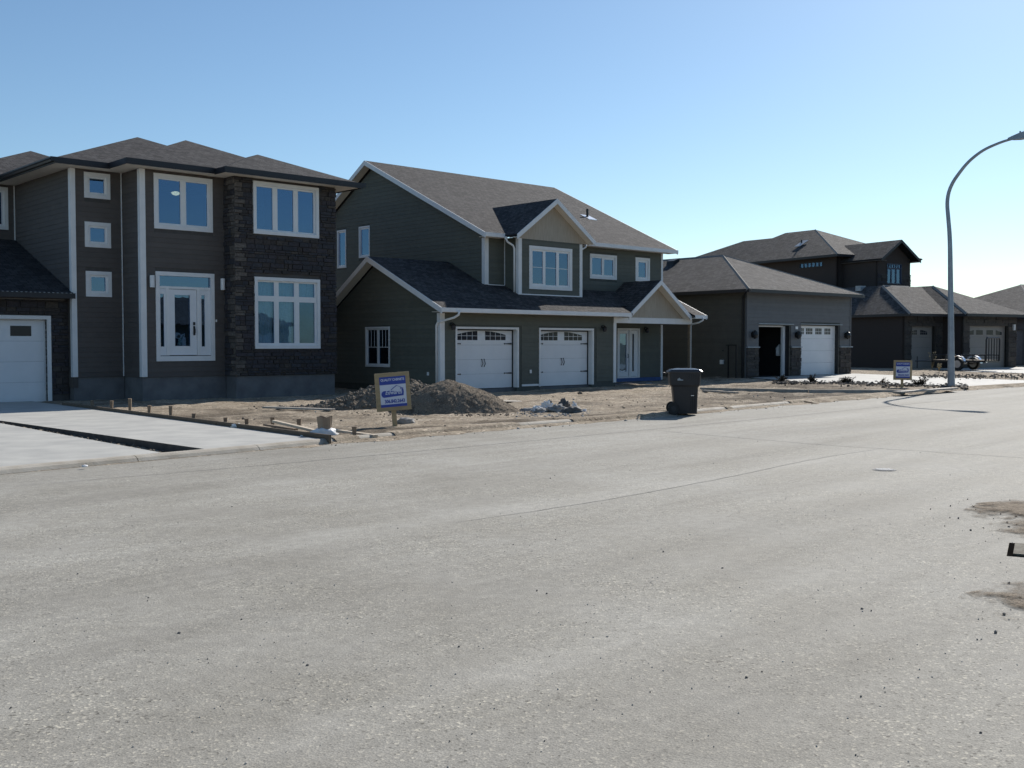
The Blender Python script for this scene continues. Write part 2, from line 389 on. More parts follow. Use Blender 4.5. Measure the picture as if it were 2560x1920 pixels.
def stonework(H, P, a0, a1, z0, z1, openings=(), quoin=None, pri=1.0, kind='stone', big=1.0, mats=None):
    z = z0
    while z < z1 - .03:
        h = min(random.choice((.085, .10, .13, .16, .19)) * big, z1 - z); a = a0 - random.uniform(0, .0)
        if z1 - z - h < .05: h = z1 - z
        while a < a1 - .02:
            w = min(random.uniform(.16, .52) * big, a1 - a)
            if a1 - a - w < .08: w = a1 - a
            segs = [(a, a + w)]
            for o in openings:
                if o[2] < z + h - .01 and o[3] > z + .01:
                    ns = []
                    for s0, s1 in segs:
                        if o[1] <= s0 or o[0] >= s1: ns.append((s0, s1)); continue
                        if s0 < o[0]: ns.append((s0, o[0]))
                        if s1 > o[1]: ns.append((o[1], s1))
                    segs = ns
            for s0, s1 in segs:
                if s1 - s0 < .03: continue
                g = .006; d = random.uniform(.02, .065); j = lambda: random.uniform(-.008, .008)
                mb = MB(); mb.hexa([P(s0 + g, .0, z + g), P(s1 - g, .0, z + g), P(s1 - g + j() - .006, d + j(), z + g + .004), P(s0 + g + .006 + j(), d + j(), z + g + .004),
                                    P(s0 + g, .0, z + h - g), P(s1 - g, .0, z + h - g), P(s1 - g + j() - .006, d + j(), z + h - g - .004), P(s0 + g + .006 + j(), d + j(), z + h - g - .004)])
                q = quoin and (s0 - a0 < .03 if quoin > 0 else a1 - s1 < .03) and random.random() < .75
                H.queue(kind, (s1 - s0) * h * pri * (3 if q else 1), mb, QUOIN if q else random.choice(mats or STONES[:3] * 5 + STONES[3:]))
            a += w
        z += h

def window(H, P, a0, a1, z0, z1, panes, trim=.10, m=None, gm=None, curtain=None, sash=None, cm=None, grille=(), name='window', proud=.035):
    """casing mesh; sash, each pane and curtain are its sub-parts"""
    m = m or M['white']; mb = MB()
    abox(mb, P, a0, -.10, z0, a1, proud, z0 + trim); abox(mb, P, a0, -.10, z1 - trim, a1, proud, z1)
    abox(mb, P, a0, -.10, z0 + trim, a0 + trim, proud - .002, z1 - trim); abox(mb, P, a1 - trim, -.10, z0 + trim, a1, proud - .002, z1 - trim)
    w = H.part(mb, name, m)
    sb = MB(); ia0, ia1, iz0, iz1 = a0 + trim, a1 - trim, z0 + trim, z1 - trim
    ax = sorted(set([ia0, ia1] + [v for p in panes for v in p[:2]])); zx = sorted(set([iz0, iz1] + [v for p in panes for v in p[2:]]))
    for u0, u1 in zip(ax, ax[1:]):
        for v0, v1 in zip(zx, zx[1:]):
            um, vm = (u0 + u1) / 2, (v0 + v1) / 2
            if not any(p[0] < um < p[1] and p[2] < vm < p[3] for p in panes): abox(sb, P, u0, -.06, v0, u1, -.005, v1)
    if sb.f: sb.build('sash', sash or M['vinyl'], w)
    for p in panes:
        g = MB(); abox(g, P, p[0] + .001, -.045, p[2] + .001, p[1] - .001, -.035, p[3] - .001); g.build('pane', gm or M['glass'], w)
    if grille:
        g = MB()
        for p in grille: abox(g, P, p[0], -.034, p[2], p[1], -.026, p[3])
        g.build('grille', M['vinyl'], w)
    for c in (curtain or ()):
        g = MB(); k = max(6, int((c[1] - c[0]) / .04)); 
        for i in range(k):
            u0 = c[0] + (c[1] - c[0]) * i / k; u1 = c[0] + (c[1] - c[0]) * (i + 1) / k
            n0 = -.17 + .018 * math.sin(i * 1.9); n1 = -.17 + .018 * math.sin((i + 1) * 1.9)
            g.face([P(u0, n0, c[2]), P(u1, n1, c[2]), P(u1, n1, c[3]), P(u0, n0, c[3])])
        g.build('curtain', cm or M['curtain'], w, recalc=False)
    return w

def roof(H, polys, m, name='roof', thick=.09, parent=None):
    me = bpy.data.meshes.new(name); V = []; Fc = []; UV = []
    for poly in polys:
        p = [Vector(q) for q in poly]; nrm = Vector((0, 0, 0))
        for i in range(len(p)):
            a, b = p[i], p[(i + 1) % len(p)]
            nrm += Vector(((a.y - b.y) * (a.z + b.z), (a.z - b.z) * (a.x + b.x), (a.x - b.x) * (a.y + b.y)))
        nrm.normalize()
        if nrm.z < 0: nrm = -nrm; p.reverse()
        u = Vector((0, 0, 1)).cross(nrm); u = u.normalized() if u.length > 1e-4 else Vector((1, 0, 0)); v = nrm.cross(u)
        i = len(V); k = len(p); d = Vector((0, 0, -thick)); V += p + [q + d for q in p]
        Fc.append(tuple(range(i, i + k))); UV.append([(q.dot(u), q.dot(v)) for q in p])
        Fc.append(tuple(range(i + 2 * k - 1, i + k - 1, -1))); UV.append([(0, 0)] * k)
        for j in range(k):
            Fc.append((i + (j + 1) % k, i + j, i + k + j, i + k + (j + 1) % k)); UV.append([(0, 0)] * 4)
    me.from_pydata([tuple(q) for q in V], [], Fc); ul = me.uv_layers.new(name='UVMap'); c = 0
    for uvs in UV:
        for q in uvs: ul.data[c].uv = q; c += 1
    me.materials.append(m); o = bpy.data.objects.new(name, me); col.objects.link(o); o.parent = parent or H.root
    return o

def hip(x0, y0, x1, y1, z, p, yb=None):
    """hip roof over a rectangle, front hip at y0, ridge running back to y1 (closed there by a hip as well)"""
    t = (x1 - x0) / 2; xm = (x0 + x1) / 2; zr = z + t * p; ya = y0 + t; yb = yb or y1 - t
    if yb < ya: yb = ya
    A, B, C, D = (x0, y0, z), (x1, y0, z), (x1, y1, z), (x0, y1, z); E, G = (xm, ya, zr), (xm, yb, zr)
    return [[A, B, E], [B, C, G, E], [C, D, G], [D, A, E, G]]

def caps(H, lines, m, w=.22, h=.035):
    mb = MB()
    for a, b in lines:
        a = Vector(a); b = Vector(b); d = (b - a); L = d.length; d.normalize(); sx = d.cross(Vector((0, 0, 1))).normalized() * w / 2
        dz = Vector((0, 0, .055))
        for s in (-1, 1):
            mb.prism([a + Vector((0, 0, h)), b + Vector((0, 0, h)), b + sx * s - dz, a + sx * s - dz], (0, 0, -.02))
    return H.part(mb, 'ridge_cap', m)

def gutter(H, a, b, m, w=.12, h=.13, name='gutter'):
    """an eave gutter: ogee-like profile swept between two points (a,b are the roof edge)"""
    a = Vector(a); b = Vector(b); d = (b - a).normalized(); o = d.cross(Vector((0, 0, 1))).normalized()
    prof = [(0, -.0), (0, -h), (w * .62, -h), (w * .74, -h * .55), (w, -h * .35), (w, 0), (w - .015, 0), (w - .02, -h * .3), (w * .6, -h * .8), (.015, -h * .8), (.015, 0)]
    mb = MB(); mb.prism([a + o * x + Vector((0, 0, z)) for x, z in prof], tuple(b - a)); return H.part(mb, name, m)

def garage_door(H, P, a0, a1, z0, z1, m, depth, rows=4, wins=(), hinges=(), handles=None, jamb=None, arch=None, muntin=True, gm=None, name='garage_door'):
    """recessed sectional door: panels, panes, hinges, handles are sub-parts"""
    fr = MB(); t = .035
    abox(fr, P, a0, -depth - .03, z0, a0 + t, -depth + .03, z1); abox(fr, P, a1 - t, -depth - .03, z0, a1, -depth + .03, z1); abox(fr, P, a0 + t, -depth - .03, z1 - t, a1 - t, -depth + .03, z1)
    d = H.part(fr, name, M['black'] if jamb is None else jamb)
    b0, b1 = a0 + t + .004, a1 - t - .004; ph = (z1 - t - z0) / rows
    for i in range(rows):
        mb = MB(); q0 = z0 + i * ph + .0025; q1 = z0 + (i + 1) * ph - .0025
        abox(mb, P, b0, -depth - .03, q0, b1, -depth, q1)
        for k in (1, 2):
            zz = q0 + (q1 - q0) * k / 3
            abox(mb, P, b0 + .03, -depth + .0005, zz - (q1 - q0) / 3 * .45, b1 - .03, -depth + .004, zz + (q1 - q0) / 3 * .42)
        mb.build('panel', m, d)
    for w in wins:      # (a0,a1,z0,zlow,zhigh,side): side -1 rises to the right, +1 falls to the right, 0 flat
        w0, w1, y0, yl, yh, sd = w; k = 4 if muntin else 1
        for i in range(k):
            u0 = w0 + (w1 - w0) * i / k + .012; u1 = w0 + (w1 - w0) * (i + 1) / k - .012
            def tz(u):
                f_ = (u - w0) / (w1 - w0); f_ = f_ if sd < 0 else 1 - f_
                return yh if sd == 0 else yl + (yh - yl) * math.sin(f_ * math.pi / 2)
            g = MB(); mid = (y0 + yh) / 2 - .01
            if muntin:
                abox(g, P, u0, -depth + .005, y0, u1, -depth + .008, min(mid, tz(u0), tz(u1)) - .008)
                g.prism([P(u0, -depth + .005, mid + .008), P(u1, -depth + .005, mid + .008), P(u1, -depth + .005, max(tz(u1), mid + .012)), P(u0, -depth + .005, max(tz(u0), mid + .012))], tuple(Vector(P(0, .003, 0)) - Vector(P(0, 0, 0))))
            else:
                g.prism([P(u0, -depth + .005, y0), P(u1, -depth + .005, y0), P(u1, -depth + .005, tz(u1)), P(u0, -depth + .005, tz(u0))], tuple(Vector(P(0, .003, 0)) - Vector(P(0, 0, 0))))
            g.build('window_pane', gm or M['pane_dark'], d)
    for h0, h1, zz, dr in hinges:
        g = MB(); p = [(h0, zz - .022), (h1, zz - .022), (h1, zz + .022), (h0, zz + .022)]
        tip = h1 if dr > 0 else h0; base = h0 if dr > 0 else h1
        g.prism([P(base, -depth + .005, zz - .03), P(tip - dr * .06, -depth + .005, zz - .011), P(tip - dr * .03, -depth + .005, zz - .028), P(tip, -depth + .005, zz),
                 P(tip - dr * .03, -depth + .005, zz + .028), P(tip - dr * .06, -depth + .005, zz + .011), P(base, -depth + .005, zz + .03)], tuple(Vector(P(0, .015, 0)) - Vector(P(0, 0, 0))))
        g.build('strap_hinge', M['black'], d)
    for hx, hz0, hz1 in (handles or ()):
        g = MB(); zm = (hz0 + hz1) / 2
        g.tube([P(hx, -depth + .012, hz0), P(hx + .012, -depth + .02, hz0 + .05), P(hx + .03, -depth + .045, zm - .03), P(hx - .0, -depth + .045, zm + .04), P(hx + .012, -depth + .02, hz1 - .05), P(hx - .01, -depth + .012, hz1)], [.02, .011, .013, .013, .011, .02], 6)
        g.build('handle', M['black'], d)
    return d
M['navy'] = mat('navy_window_frame', (.03, .05, .10), .5)
M['pane_dark'] = mat('door_pane', (.025, .028, .038), .15, (.02, .024, .034), 3, spec=.35)
M['pane_blue'] = mat('strip_pane', (.10, .16, .2), .08, (.09, .15, .19), 3, spec=1.0)

# ------------------------------------------------------------------ the lie of the land
KP = [(-17, -2), (-13.2, 4), (-9.6, 9.3), (-6.5, 13.25), (-4.25, 15.9), (-1.7, 18.95), (1.6, 22.2), (4.15, 24.85), (6.6, 27.6), (9.8, 31.1), (14, 35.7), (20.3, 41.6), (27.8, 47.5), (40, 55.2), (62, 67), (90, 80)]
def catmull(P, step):
    out = []
    for i in range(len(P) - 1):
        p0 = Vector(P[max(i - 1, 0)]); p1 = Vector(P[i]); p2 = Vector(P[i + 1]); p3 = Vector(P[min(i + 2, len(P) - 1)])
        k = max(2, int((p2 - p1).length / step))
        for j in range(k):
            t = j / k
            out.append(.5 * ((2 * p1) + (-p0 + p2) * t + (2 * p0 - 5 * p1 + 4 * p2 - p3) * t * t + (-p0 + 3 * p1 - 3 * p2 + p3) * t ** 3))
    out.append(Vector(P[-1])); return out
KERB = catmull(KP, .25)
def knorm(i):
    d = (KERB[min(i + 1, len(KERB) - 1)] - KERB[max(i - 1, 0)]).normalized(); return Vector((-d.y, d.x))
def inside(poly, x, y):
    c = False; j = len(poly) - 1
    for i in range(len(poly)):
        xi, yi = poly[i]; xj, yj = poly[j]
        if (yi > y) != (yj > y) and x < (xj - xi) * (y - yi) / (yj - yi) + xi: c = not c
        j = i
    return c
CTRL = [(-12, 31, -.12), (-8, 33, -.12), (-5, 31, -.05), (-2, 34, -.12), (0, 37, -.12), (4, 40, -.08), (7.5, 45, .0), (10.7, 47.3, .10), (12, 41, .11), (15, 40, .10), (17, 52.5, .13),
        (22, 60, .22), (24, 54, .2), (30, 64, .22), (-20, 30, .05), (0, 60, .1), (40, 80, .3), (60, 75, .3), (-3, 25, .0), (2, 30, .0), (8, 35, .06), (16.5, 39.3, .1)]
def lot(x, y):
    sw = sz = 0
    for cx, cy, cz in CTRL:
        w = 1 / ((x - cx) ** 2 + (y - cy) ** 2 + .3) ** 1.5; sw += w; sz += w * cz
    return sz / sw
def tz(x, y, n=None):
    if n is None:
        n = min(((KERB[i].x - x) ** 2 + (KERB[i].y - y) ** 2) for i in range(0, len(KERB), 2)) ** .5
    t = max(0, min(1, (n - .3) / 5)); t = t * t * (3 - 2 * t)
    return .06 * (1 - t) + lot(x, y) * t

DRIVE_A = [(-4.61, 15.73), (-3.16, 17.43), (-14.6, 32.0), (-17.3, 29.5)]
DRIVE_L = [(-5.08, 15.2), (-10.1, 20.8), (-18.2, 29.9), (-25, 24), (-10.9, 7.75), (-9.6, 9.55), (-6.5, 13.42)]
DRIVE_C = [(17.0, 38.9), (11.6, 42.6), (10.8, 47.6), (17.3, 53.3), (17.9, 51.5), (22.6, 43.9)]
DRIVE_E = [(28.2, 48.1), (24.9, 51.9), (23.6, 54.0), (23.6, 59.0), (25.6, 61.1), (31.0, 64.1), (36, 53.2)]
TRENCH = [(-5.08, 15.2), (-4.61, 15.73), (-17.3, 29.5), (-18.2, 29.9), (-10.1, 20.8)]
SLABS = [DRIVE_A, DRIVE_L, DRIVE_C, DRIVE_E]
def zA(x, y):
    v = max(0, min(1, ((x + 3.8) * -.66 + (y - 16.4) * .75) / 19)); return .08 - .17 * v
def zslab(k): return {0: zA, 1: lambda x, y: .08, 2: lambda x, y: tz(x, y) + .03, 3: lambda x, y: tz(x, y) + .03}[k]

# ground to the horizon
g = MB(); g.face([(-3000, -3000, -.45), (3000, -3000, -.45), (3000, 3000, -.45), (-3000, 3000, -.45)])
tag(g.build('ground', M['ground'], recalc=False), 'bare dry prairie ground reaching to the horizon behind the houses', kind='structure')

# the lots: one fine sheet following the kerb
def lot_mat():
    m = dirt_mat('lot_dirt', (.27, .215, .155), (.47, .395, .305), 1.0, .8, True, (.38, .315, .235)); nt = m.node_tree; n = nt.nodes; l = nt.links; b = n['Principled BSDF']
    src = b.inputs['Base Color'].links[0].from_socket; at_ = n.new('ShaderNodeAttribute'); at_.attribute_name = 'mud'
    mx = n.new('ShaderNodeMix'); mx.data_type = 'RGBA'; mx.blend_type = 'MULTIPLY'; l.new(at_.outputs['Fac'], mx.inputs[0]); l.new(src, mx.inputs[6]); mx.inputs[7].default_value = (.40, .39, .38, 1)
    l.new(mx.outputs[2], b.inputs['Base Color']); return m
M['lot'] = lot_mat()
def make_lot():
    ns = [.14]; 
    while ns[-1] < 90: ns.append(ns[-1] + (.09 if ns[-1] < 8 else .16 if ns[-1] < 22 else 4))
    rows = [i for i in range(len(KERB)) if KERB[i].x > -12 and KERB[i].x < 30] ; rows = [r for r in rows]
    rows = list(range(rows[0], rows[-1] + 1)); far = [i for i in range(rows[-1] + 8, len(KERB), 14)]
    V = []; Fc = []; cols = len(ns); MUD = []
    pts = []
    for i in rows:
        a, b = KERB[i], KERB[min(i + 1, len(KERB) - 1)]; na, nb = knorm(i), knorm(min(i + 1, len(KERB) - 1))
        pts += [(a, na), ((a + b) / 2, (na + nb) / 2)]
    for i in far: pts.append((KERB[i], knorm(i)))
    for p, nn in pts:
        for n in ns:
            q = p + nn * n; x, y = q.x, q.y; z = tz(x, y, n)
            fine = n < 24
            if fine:
                nz = noise.fractal(Vector((x * .8, y * .8, 0)), .9, 2.1, 4)
                n2 = noise.fractal(Vector((x * 3.2, y * 3.2, 5)), .8, 2.2, 4)
                k = min(1, n / .8) * (.55 + .45 * min(1, n / 3)); z += (nz * .035 + max(-.2, n2) * .030) * k + .008
                # wheel ruts along the street in front of the third house
                if 4 < x < 17 and 1.0 < n < 6: z += .03 * noise.noise(Vector((n * 4.2, (x + y) * .25, 2)))
            if x < 1 and (inside(TRENCH, x, y)): z = -.05 + .03 * noise.noise(Vector((x * 6, y * 6, 1)))
            for S_ in SLABS:
                if inside(S_, x, y): z = -.14 if S_ is DRIVE_A or S_ is DRIVE_L else z - .12
            V.append((x, y, z))
            w1 = math.exp(-((x - 9.5) / 4.2) ** 2) * math.exp(-((n - 1.6) / 2.2) ** 2); w2 = math.exp(-((x + .5) / 3.5) ** 2) * math.exp(-((n - .5) / .5) ** 2)
            w3 = math.exp(-((x - 11) / 3.5) ** 2) * math.exp(-((n - 5.5) / 1.6) ** 2) * .8; w4 = .8 * math.exp(-((x + 7.5) / 3) ** 2) * math.exp(-((n - 7) / 2) ** 2)
            MUD.append(max(0, min(1, max(w1, w2, w3, w4) * 1.5 * (.75 + 1.3 * noise.fractal(Vector((x * .9, y * .9, 8)), .8, 2.2, 4)) + max(0, noise.fractal(Vector((x * .5, y * .5, 18)), .8, 2.2, 4) - .12))))
    for r in range(len(pts) - 1):
        for c in range(cols - 1):
            a = r * cols + c; Fc.append((a, a + cols, a + cols + 1, a + 1))
    me = bpy.data.meshes.new('dirt_lots'); me.from_pydata(V, [], Fc); me.materials.append(M['lot'])
    at_ = me.attributes.new('mud', 'FLOAT', 'POINT'); at_.data.foreach_set('value', MUD)
    me.polygons.foreach_set('use_smooth', [True] * len(me.polygons))
    o = bpy.data.objects.new('dirt_lots', me); col.objects.link(o)
    tag(o, 'bare graded dirt of the unfinished front yards', kind='structure')
make_lot()

# slabs
def slab(poly, zf, m, name, label, th=.13):
    mb = MB(); top = [(x, y, zf(x, y)) for x, y in poly]; k = len(poly); mb.v = top + [(x, y, z - th) for x, y, z in top]
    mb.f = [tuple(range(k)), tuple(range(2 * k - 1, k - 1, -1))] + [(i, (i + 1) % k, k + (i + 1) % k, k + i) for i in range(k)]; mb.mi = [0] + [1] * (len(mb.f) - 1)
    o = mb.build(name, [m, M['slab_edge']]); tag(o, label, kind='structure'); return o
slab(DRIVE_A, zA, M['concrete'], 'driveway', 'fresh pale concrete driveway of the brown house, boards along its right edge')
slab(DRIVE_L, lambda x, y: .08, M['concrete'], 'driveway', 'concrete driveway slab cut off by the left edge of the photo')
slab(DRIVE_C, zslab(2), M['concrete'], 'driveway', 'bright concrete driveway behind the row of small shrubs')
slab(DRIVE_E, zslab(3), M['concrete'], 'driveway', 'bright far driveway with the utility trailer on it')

# kerb: segments with joints
kerb = empty('kerb', (0, 0, 0), 0, 'rolled concrete kerb with joints between the street and the lots', kind='structure')
i = 0; seg = 8
while i + seg < len(KERB) - 1 and KERB[i].x < 30:
    if KERB[i + seg].x > -12:
        mb = MB(); prof = [(0, -.02), (.015, .01), (.05, .052), (.10, .078), (.15, .083), (.21, .08), (.21, -.1), (0, -.1)]
        rings = []
        for j in range(i, i + seg + 1):
            p = KERB[j]; nn = knorm(j); d = Vector((nn.y, -nn.x)); 
            off = .006 if j == i else (-.006 if j == i + seg else 0)
            rings.append([(p.x + nn.x * a + d.x * off - nn.x * .05, p.y + nn.y * a + d.y * off - nn.y * .05, z) for a, z in prof])
        k = len(prof); mb.v = [q for r_ in rings for q in r_]
        for r_ in range(len(rings) - 1):
            for c in range(k):
                a = r_ * k + c; b = r_ * k + (c + 1) % k; mb.f.append((a, b, b + k, a + k)); mb.mi.append(0)
        mb.f += [tuple(range(k)), tuple(range(len(mb.v) - 1, len(mb.v) - k - 1, -1))]; mb.mi += [0, 0]
        mb.build('kerb_segment', M['kerbc'], kerb)
    i += seg

# road
near = [(90, 68), (62, 55), (40, 43), (26, 31.5), (15, 20), (9.2, 13.6), (6.6, 10.2), (6.0, 8), (6.4, 5.5), (8, 2), (9, -8), (4, -14), (-12, -14), (-20, -8)]
rk = [KERB[i] for i in range(0, len(KERB), 3)]
rd = MB(); ring = [(p.x + .08 * 0, p.y, 0) for p in rk] + [(x, y, 0) for x, y in near]
rd.face(ring); rd.v += [(x, y, -.2) for x, y, z in ring]; k = len(ring)
for i in range(k): rd.f.append((i, k + i, k + (i + 1) % k, (i + 1) % k)); rd.mi.append(0)
road = rd.build('road', M['asphalt'], recalc=False)
if road.data.polygons[0].normal.z < 0: road.data.flip_normals()
tag(road, 'wide pale sun-bleached asphalt street with seams and loose grit', kind='structure')

def strip(path, w, z, m, name, parent=None, wob=.0, label=None, kind=None, seed=0, th=0.0):
    P = catmull(path, .12 if wob else .5); mb = MB(); k = len(P); L = []; Rr = []
    for i, p in enumerate(P):
        d = (P[min(i + 1, k - 1)] - P[max(i - 1, 0)]).normalized(); nn = Vector((-d.y, d.x)); t = i / (k - 1)
        ww = w * (min(1, t * 6, (1 - t) * 6) ** .5 if wob else 1)
        jit = wob * noise.noise(Vector((i * .35, seed, 3))); a = ww * (1 + .6 * noise.noise(Vector((i * .7, seed, 9))) * (1 if wob else 0))
        c = p + nn * jit; L.append((c.x + nn.x * a, c.y + nn.y * a, z)); Rr.append((c.x - nn.x * a, c.y - nn.y * a, z))
    for i in range(k - 1): mb.face([Rr[i], Rr[i + 1], L[i + 1], L[i]])
    o = mb.build(name, m, parent, recalc=False); 
    if kind: tag(o, label, kind=kind)
    return o
# paving seams and cracks belong to the road surface
strip([(-.6, 9.6), (.9, 11.0), (2.6, 12.9), (4.3, 15.0), (5.95, 16.7)], .006, .004, M['seam'], 'paving_seam', road, .02, seed=1)
strip([(2.6, 20.2), (4.3, 18.1), (5.3, 17.0), (6.5, 16.0), (8.2, 14.5)], .010, .005, M['seam'], 'paving_seam', road, .02, seed=2)
strip([(-6.1, 11.9), (-3.9, 13.8), (-1.7, 15.9), (1.6, 19.2), (6.3, 24.0), (15, 33.2)], .010, .004, M['seam'], 'paving_seam', road, .03, seed=3)
for s, pth in enumerate([[(2.02, 9.95), (2.10, 10.05), (2.13, 10.17), (2.22, 10.22), (2.26, 10.36), (2.36, 10.42)], [(2.62, 10.8), (2.74, 10.88), (2.78, 11.02), (2.9, 11.1), (2.95, 11.28), (3.06, 11.4)], [(.88, 7.0), (.90, 7.1), (.97, 7.15), (.96, 7.25), (1.05, 7.34)]]):
    strip(pth, .0022, .005, M['seam'], 'crack', road, .008, seed=20 + s)
# washed-in dirt along the gutter and at the grate
def patch(cx, cy, rx, ry, ang, z, m, name, label, seed, n=44, rag=.45):
    mb = MB(); ca, sa = math.cos(R(ang)), math.sin(R(ang)); rim = []
    for i in range(n):
        a = 2 * math.pi * i / n; r = 1 + rag * noise.fractal(Vector((math.cos(a) * 1.6, math.sin(a) * 1.6, seed)), .6, 2.3, 4)
        x, y = rx * r * math.cos(a), ry * r * math.sin(a); rim.append((cx + x * ca - y * sa, cy + x * sa + y * ca, z))
    mid = [(cx + (p[0] - cx) * .6, cy + (p[1] - cy) * .6, z + .012 + .01 * noise.noise(Vector((p[0] * 3, p[1] * 3, seed)))) for p in rim]
    mb.v = rim + mid + [(cx, cy, z + .02)]
    for i in range(n):
        j = (i + 1) % n; mb.f += [(i, j, n + j, n + i), (n + i, n + j, 2 * n)]; mb.mi += [0, 0]
    o = mb.build(name, m, None, recalc=False, smooth=True); tag(o, label, kind='stuff'); return o
def film_mat():
    m = dirt_mat('washed_dirt', (.19, .15, .11), (.34, .275, .205), 4, .6); nt = m.node_tree; n = nt.nodes; l = nt.links
    b = n['Principled BSDF']; out = [x for x in n if x.type == 'OUTPUT_MATERIAL'][0]
    tc = n.new('ShaderNodeTexCoord'); sub = n.new('ShaderNodeVectorMath'); sub.operation = 'SUBTRACT'; sub.inputs[1].default_value = (.5, .5, 0)
    l.new(tc.outputs['Generated'], sub.inputs[0]); sx = n.new('ShaderNodeVectorMath'); sx.operation = 'MULTIPLY'; sx.inputs[1].default_value = (2, 2, 0)
    l.new(sub.outputs[0], sx.inputs[0]); ln = n.new('ShaderNodeVectorMath'); ln.operation = 'LENGTH'; l.new(sx.outputs[0], ln.inputs[0])
    no = noisetex(n, l, tc.outputs['Object'], 3.0, 8, .72)
    a = n.new('ShaderNodeMath'); a.operation = 'MULTIPLY_ADD'; a.inputs[1].default_value = 2.6; a.inputs[2].default_value = -.55; l.new(no.outputs[0], a.inputs[0])
    s_ = n.new('ShaderNodeMath'); s_.operation = 'SUBTRACT'; l.new(a.outputs[0], s_.inputs[0]); l.new(ln.outputs['Value'], s_.inputs[1])
    mr = n.new('ShaderNodeMapRange'); mr.inputs[1].default_value = -.12; mr.inputs[2].default_value = .38; l.new(s_.outputs[0], mr.inputs[0])
    tr = n.new('ShaderNodeBsdfTransparent'); mx = n.new('ShaderNodeMixShader'); l.new(mr.outputs[0], mx.inputs[0]); l.new(tr.outputs[0], mx.inputs[1]); l.new(b.outputs[0], mx.inputs[2]); l.new(mx.outputs[0], out.inputs[0])
    return m
M['washed'] = film_mat()
patch(3.75, 6.5, .85, .85, 20, .004, M['washed'], 'dirt_patch', 'brown damp dirt patch below the storm drain on the asphalt', 3, rag=.12)
patch(5.1, 9.3, 1.0, .8, 50, .004, M['washed'], 'dirt_patch', 'brown dirt washed up above the storm drain', 5, rag=.12)
patch(5.2, 10.4, 1.0, .55, 40, .005, M['washed'], 'dirt_patch', 'thin dirt smear farthest up the right edge of the street', 6, rag=.12)
mb = MB()
for i in range(0, len(KERB)):
    if KERB[i].x < -8 or KERB[i].x > 22: continue
    p, nn = KERB[i], knorm(i); q, nq = KERB[i + 1], knorm(i + 1)
    def wd(j):
        x = KERB[j].x; f = .07 if x < -3.5 else (.34 if x < 3 else .26 if x < 8 else .45)
        return f * (.75 + .9 * noise.fractal(Vector((j * .23, 1, 1)), .8, 2.2, 4))
    a, b = max(.02, wd(i)), max(.02, wd(i + 1))
    hi = .04 if p.x > -3.2 else .012
    if p.x > 8: hi = .075
    for (u0, z0, v0), (u1, z1, v1) in (((-.02, hi, -.02), (.5, hi * .6, .5)), ((.5, hi * .6, .5), (1, .002, 1))):
        if u0 < 0: s0 = -.03; e0 = -.03
        else: s0 = u0; e0 = u0
        P0 = p - nn * (a * u0 if u0 > 0 else u0); P1 = q - nq * (b * u0 if u0 > 0 else u0); P2 = q - nq * b * u1; P3 = p - nn * a * u1
        mb.face([(P3.x, P3.y, z1), (P2.x, P2.y, z1), (P1.x, P1.y, z0), (P0.x, P0.y, z0)])
    if p.x > -3.0:   # dirt spilled over the kerb itself, bare concrete showing between
        cov = noise.noise(Vector((i * .11, 7, 7)))
        if p.x > 7.5 or cov > (-.22 if p.x < 4 else .3):
            for (u0, z0), (u1, z1) in (((-.07, .02), (-.01, .075)), ((-.01, .075), (.05, .092)), ((.05, .092), (.26, .10))):
                mb.face([(p.x + nn.x * u0, p.y + nn.y * u0, z0), (q.x + nq.x * u0, q.y + nq.y * u0, z0), (q.x + nq.x * u1, q.y + nq.y * u1, z1), (p.x + nn.x * u1, p.y + nn.y * u1, z1)])
tag(mb.build('gutter_dirt', M['washed2'] if 'washed2' in M else M['dirt'], None, recalc=False), 'tan dirt drifted along the gutter against the kerb', kind='stuff')

# loose stones: on the asphalt, on the lots, along the gutter
ICO = None
def ico():
    global ICO
    if ICO is None:
        bm = bmesh.new(); bmesh.ops.create_icosphere(bm, subdivisions=1, radius=1); ICO = ([v.co.copy() for v in bm.verts], [[v.index for v in f.verts] for f in bm.faces]); bm.free()
    return ICO
def stones(name, pts, m, label, smooth=False):
    V, Fs = ico(); mb = MB()
    for x, y, z, r in pts:
        o = len(mb.v); sx, sy, sz = (random.uniform(.7, 1.3) for _ in range(3)); rz = random.uniform(0, 6.28); c, s = math.cos(rz), math.sin(rz)
        for v in V:
            k = r * random.uniform(.8, 1.2); a, b = v.x * sx * k, v.y * sy * k; mb.v.append((x + a * c - b * s, y + a * s + b * c, z + v.z * sz * k * .8))
        mb.f += [tuple(o + q for q in f) for f in Fs]
    mb.mi = [0] * len(mb.f)
    return tag(mb.build(name, m, None, recalc=False, smooth=smooth), label, kind='stuff')
M['grit'] = mat('road_grit', (.17, .16, .15), .9, (.09, .086, .08), 40); M['grit_pale'] = mat('pale_grit', (.48, .46, .42), .9, (.3, .29, .27), 30)
M['clod'] = mat('dirt_clod', (.20, .165, .125), .95, (.12, .10, .078), 12, .5, 30)
pts = []
for _ in range(200):
    y = random.uniform(3.9, 26) ; x = random.uniform(-.5, .5) * y; 
    kx = -6.5 + (y - 13.25) * .88
    if x < kx + .6: continue
    pts.append((x, y, .003, random.choice((.003, .004, .004, .005, .007))))
for x, y, r in ((-1.9, 5.95, .016), (-1.05, 5.35, .013), (1.16, 5.15, .012), (1.55, 7.7, .018), (1.2, 8.3, .014), (-1.62, 6.25, .012), (2.18, 6.5, .014), (2.22, 6.45, .011), (.23, 6.9, .01)): pts.append((x, y, .003, r * .6))
random.seed(77)
